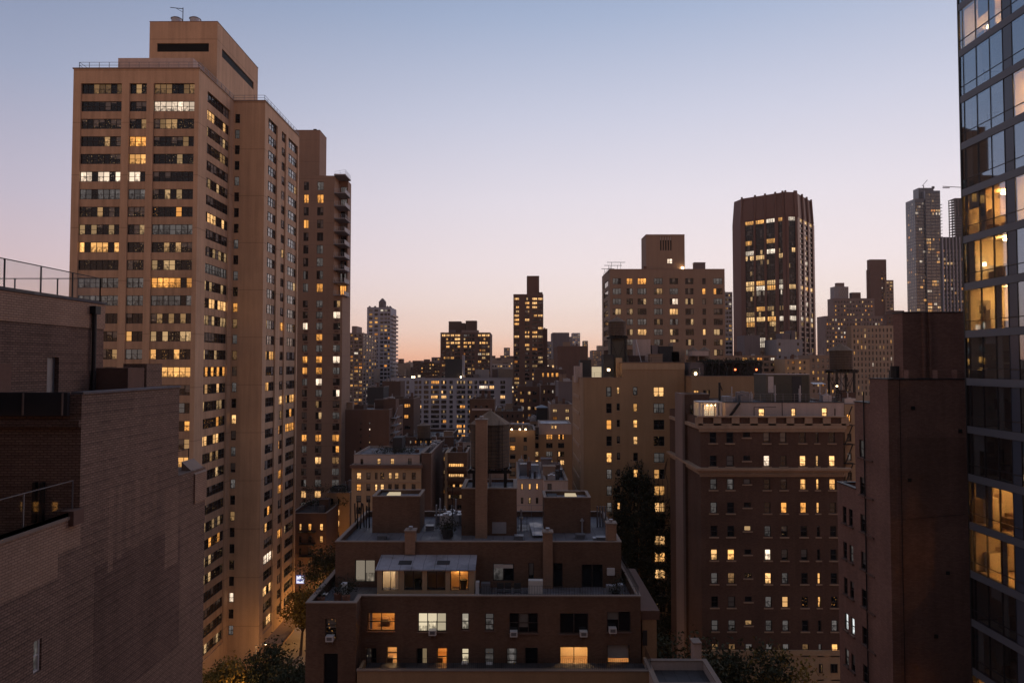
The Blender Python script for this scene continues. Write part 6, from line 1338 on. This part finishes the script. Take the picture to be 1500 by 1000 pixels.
# ================================================================== 13 far city: one mass to the horizon
fr_ = random.Random(11); fm = MB()
for k in range(1500):
    y = 480 * (3050 / 480) ** fr_.random(); x = fr_.uniform(-1.0, 1.0) * y * .9; w_ = fr_.uniform(12, 32); d_ = fr_.uniform(12, 30)
    px = 755 + 1000 * x / y
    hmax = 54 + (y - 480) * .012 + (12 if 560 < px < 880 else 4)
    hmax = 52 + y * (.011 if 640 < px < 880 else .004)
    h_ = fr_.uniform(18, min(hmax, 66)) if fr_.random() > .12 else hmax
    fm.box(x, x + w_, y, y + d_, 0, h_, fr_.choice((0, 0, 1, 2)))
    if fr_.random() < .5: q = fr_.uniform(0, w_ - 6); fm.box(x + q, x + q + 5, y + 3, y + 8, h_ - .1, h_ + fr_.uniform(2, 5), 1)
    for j in range(int(fr_.uniform(2, 12))):
        u = fr_.uniform(1, w_ - 3); z = max(2, h_ - 2.5 - 3.2 * int(fr_.uniform(0, 7))); s = fr_.uniform(.8, 2.4)
        fm.quad((x + u, y - .1, z), (x + u + s, y - .1, z), (x + u + s, y - .1, z + 1.5), (x + u, y - .1, z + 1.5), fr_.choice((3, 3, 4)))
emit('far_window', (1, .6, .26), .9, False); emit('far_window_pale', (1, .8, .55), 1.0, False)
o = obj('distant_city', fm.mesh('distant_city', ['slab_brick', 'umber_brick', 'mauve_stone', 'far_window', 'far_window_pale'])); tag(o, 'far low city roofs with scattered lights reaching the horizon', 'city', kind='stuff')
hl_ = MB()
for k in range(26):
    x = -3100 + 240 * k; hl_.box(x, x + 245, 3100 + (k % 2), 3180, 0, 54 + 12 + 5 * math.sin(k * 1.7) + 4 * math.sin(k * .6))
structure('far_ridge', hl_, 'mauve_stone')
for lab, Dq, a, b, yt, mm in (('small lit house with corner turret on horizon left of pale slab roof', 520, 605, 616, 528, 'umber_brick'), ('long-lit roof house on horizon beside the twin-tank block', 500, 616, 646, 531, 'dark_brick'), ('pale stepped block on horizon left of the twin-tank block', 700, 632, 645, 523, 'mauve_stone'), ('silver domed roof hall on horizon left of slender tower', 640, 720, 751, 533, 'white_stucco'), ('tiny far tower pair above the silver hall', 1800, 738, 747, 509, 'mauve_stone')):
    building('horizon_house', lab, Dq, a, b, yt, mm, depth=20, cols=rng(a + 1, b - 1, 4, 2.4), rows=(yt + 2, 2.5, 5, 4), lit=.4, nx=1, coping=None, roof='roof_silver')

# ================================================================== 14 trees
def tree(label, x, y, z0, h, r, mat, seed, n=5200, leaf=.22, group='street trees', trunk=.3, crown0=.3):
    B = Bld('street_tree', label, 'tree', x, y, z0, group); rr = random.Random(seed); t = MB(); tips = []
    p = Vector((x, y, z0)); q = Vector((x + rr.uniform(-.3, .3), y + rr.uniform(-.3, .3), z0 + h * .36)); t.bar(p, q, trunk, 0, 8, trunk * .7)
    for k in range(7):
        a = 2 * math.pi * k / 7 + rr.uniform(-.4, .4); s = q + Vector((math.cos(a) * r * .5, math.sin(a) * r * .5, h * rr.uniform(.12, .3))); t.bar(q, s, trunk * .45, 0, 6, trunk * .22)
        for j in range(3):
            e_ = s + Vector((rr.uniform(-1, 1) * r * .4, rr.uniform(-1, 1) * r * .4, rr.uniform(.05, .25) * h)); t.bar(s, e_, trunk * .2, 0, 5, trunk * .06); tips.append(e_)
    B.part('trunk', t, 'bark'); pts = []
    cl_ = tips + [Vector((x + rr.gauss(0, r * .42), y + rr.gauss(0, r * .42), z0 + h * rr.uniform(crown0 + .08, .97))) for k in range(34)]
    for c in cl_:
        cr_ = rr.uniform(.12, .3) * r
        for k in range(n // len(cl_)): pts.append(tuple(c + Vector((rr.gauss(0, cr_), rr.gauss(0, cr_), rr.gauss(0, cr_ * .75)))))
    leaves('crown', pts, leaf, mat, B.o, -B.loc, kind=None, seed=seed)
for k, (px, Dq, yt, rr_, mm, lab) in enumerate(((330, 98, 968, 3.4, 'leaf_lamplit', 'amber-lit tree at foot of tan tower, leftmost at picture bottom'), (392, 100, 952, 3.8, 'leaf_dark', 'dark full tree in front of tan tower base'), (428, 92, 972, 3.0, 'leaf_dark', 'dark tree beside terrace house at lower left corner'),
        (446, 150, 880, 3.0, 'leaf_lamplit', 'yellow-lit street tree under the bright sign'), (441, 128, 862, 2.8, 'leaf_lamplit', 'amber-lit street tree nearer than the sign, at avenue kerb'), (474, 140, 798, 4.2, 'leaf_dark', 'tall dim tree before the narrow stair-window house'),
        (1000, 78, 905, 4.6, 'leaf_dark', 'dark tree at foot of the pale-edged end house'), (1150, 82, 953, 4.2, 'leaf_lamplit', 'amber-lit tree before the corniced house base'), (1120, 80, 962, 3.4, 'leaf_dark', 'darker tree left of amber tree at corniced house base'), (1062, 82, 940, 2.8, 'leaf_dark', 'thin tree left of the corniced house base windows'))):
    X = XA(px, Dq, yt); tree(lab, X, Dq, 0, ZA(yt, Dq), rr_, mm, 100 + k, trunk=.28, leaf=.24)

# low roofs at the lower right
V1 = building('low_house', 'low dark-roofed house with white parapet below the corniced house', 52.5, 960, 1058, 1003, 'white_stucco', depth=4.5, roof='roof_tar', parapet=.7, yr=990, clutter=0)
V1.box('chimney', XA(1016, 57.5, 950), XA(1027.5, 57.5, 950), 57.5, 58.4, 0, ZA(942, 57.5), 'white_stucco'); V1.box('chimney_cap', XA(1015, 57.4, 950), XA(1028.5, 57.4, 950), 57.4, 58.5, ZA(942, 57.5) + .003, ZA(940, 57.5), 'coping_stone')

# ================================================================== 15 street lamps (lit)
def street_lamp(label, x, y, power, h=7.5, colr=(1, .5, .16)):
    B = Bld('street_lamp', label, 'street lamp', x, y, 0, 'street lamps'); B.part('post', MB().cyl(x, y, 0, .9, .16, .12, 10).cyl(x, y, .9, h, .09, .06, 10), 'grey_metal')
    B.part('arm', MB().bar((x, y, h - .1), (x + 1.4, y, h + .25), .04), 'grey_metal'); B.part('head', MB().box(x + 1.1, x + 1.8, y - .16, y + .16, h + .2, h + .36), 'grey_metal'); B.part('lens', MB().box(x + 1.2, x + 1.75, y - .12, y + .12, h + .14, h + .197), 'bulb')
    l = bpy.data.lights.new('street_lamp_light', 'POINT'); l.energy = power; l.color = colr; l.shadow_soft_size = .3; ob = bpy.data.objects.new('street_lamp_light', l); col.objects.link(ob); ob.parent = B.o; ob.location = (1.5, 0, h - .15)
for x, y, pw_, lab in ((-43, D2 - 6, 700, 'street lamp nearest the tan tower corner'), (-40, D3 - 5, 1500, 'street lamp at far corner of tan tower'), (-40, 146, 2600, 'street lamp by the bright sign'), (-58, D2 - 4, 700, 'street lamp lighting tan tower recess'), (-24, 132, 1500, 'street lamp across the avenue'),
        (29, 77, 2200, 'street lamp under amber tree at corniced house'), (-40, 94, 1600, 'street lamp between trees at foot of tan tower'), (14, 90, 1200, 'street lamp at foot of end house')):
    street_lamp(lab, x, y, pw_)

# ================================================================== 16 unseen building behind the viewer, added to shade the foreground
VB = Bld('shade_building', 'unseen brick apartment building behind the viewer, added to shade the foreground', 'building', 0, -14)
vo = grid([(-33 + 6 * k, -31.2 + 6 * k) for k in range(12)], [(3 + 3.1 * j, 4.7 + 3.1 * j) for j in range(22)])
mbv = MB(); mbv.facade('B', -2.5, -36, 42, 0, 74, vo, .25); mbv.facade('L', -36, -26, -2.5, 0, 74, []); mbv.facade('R', 42, -26, -2.5, 0, 74, []); mbv.facade('F', -26, -36, 42, 0, 74, []); mbv.quad((-36, -26, 74), (42, -26, 74), (42, -2.5, 74), (-36, -2.5, 74)); VB.part('wall', mbv, 'umber_brick')
VB.part('window_glass', (lambda m: ([m.quad((b, -2.7, c), (a, -2.7, c), (a, -2.7, d), (b, -2.7, d)) for a, b, c, d in vo], m)[1])(MB()), 'spandrel_glass', kind='stuff')

# ================================================================== 17 evening haze over the whole place
hz_ = MB().box(-3300, 3300, -60, 3300, -1, 300)
hm, hk, hout = newmat('haze')
pvn = hk.n('ShaderNodeVolumePrincipled'); pvn.inputs['Color'].default_value = (.95, .86, .82, 1); pvn.inputs['Density'].default_value = .00007; pvn.inputs['Anisotropy'].default_value = .45
hk.l(pvn.outputs[0], hout.inputs['Volume'])
tag(obj('haze', hz_.mesh('haze', ['haze'])), 'thin pinkish evening haze over the far city', 'haze', kind='stuff')
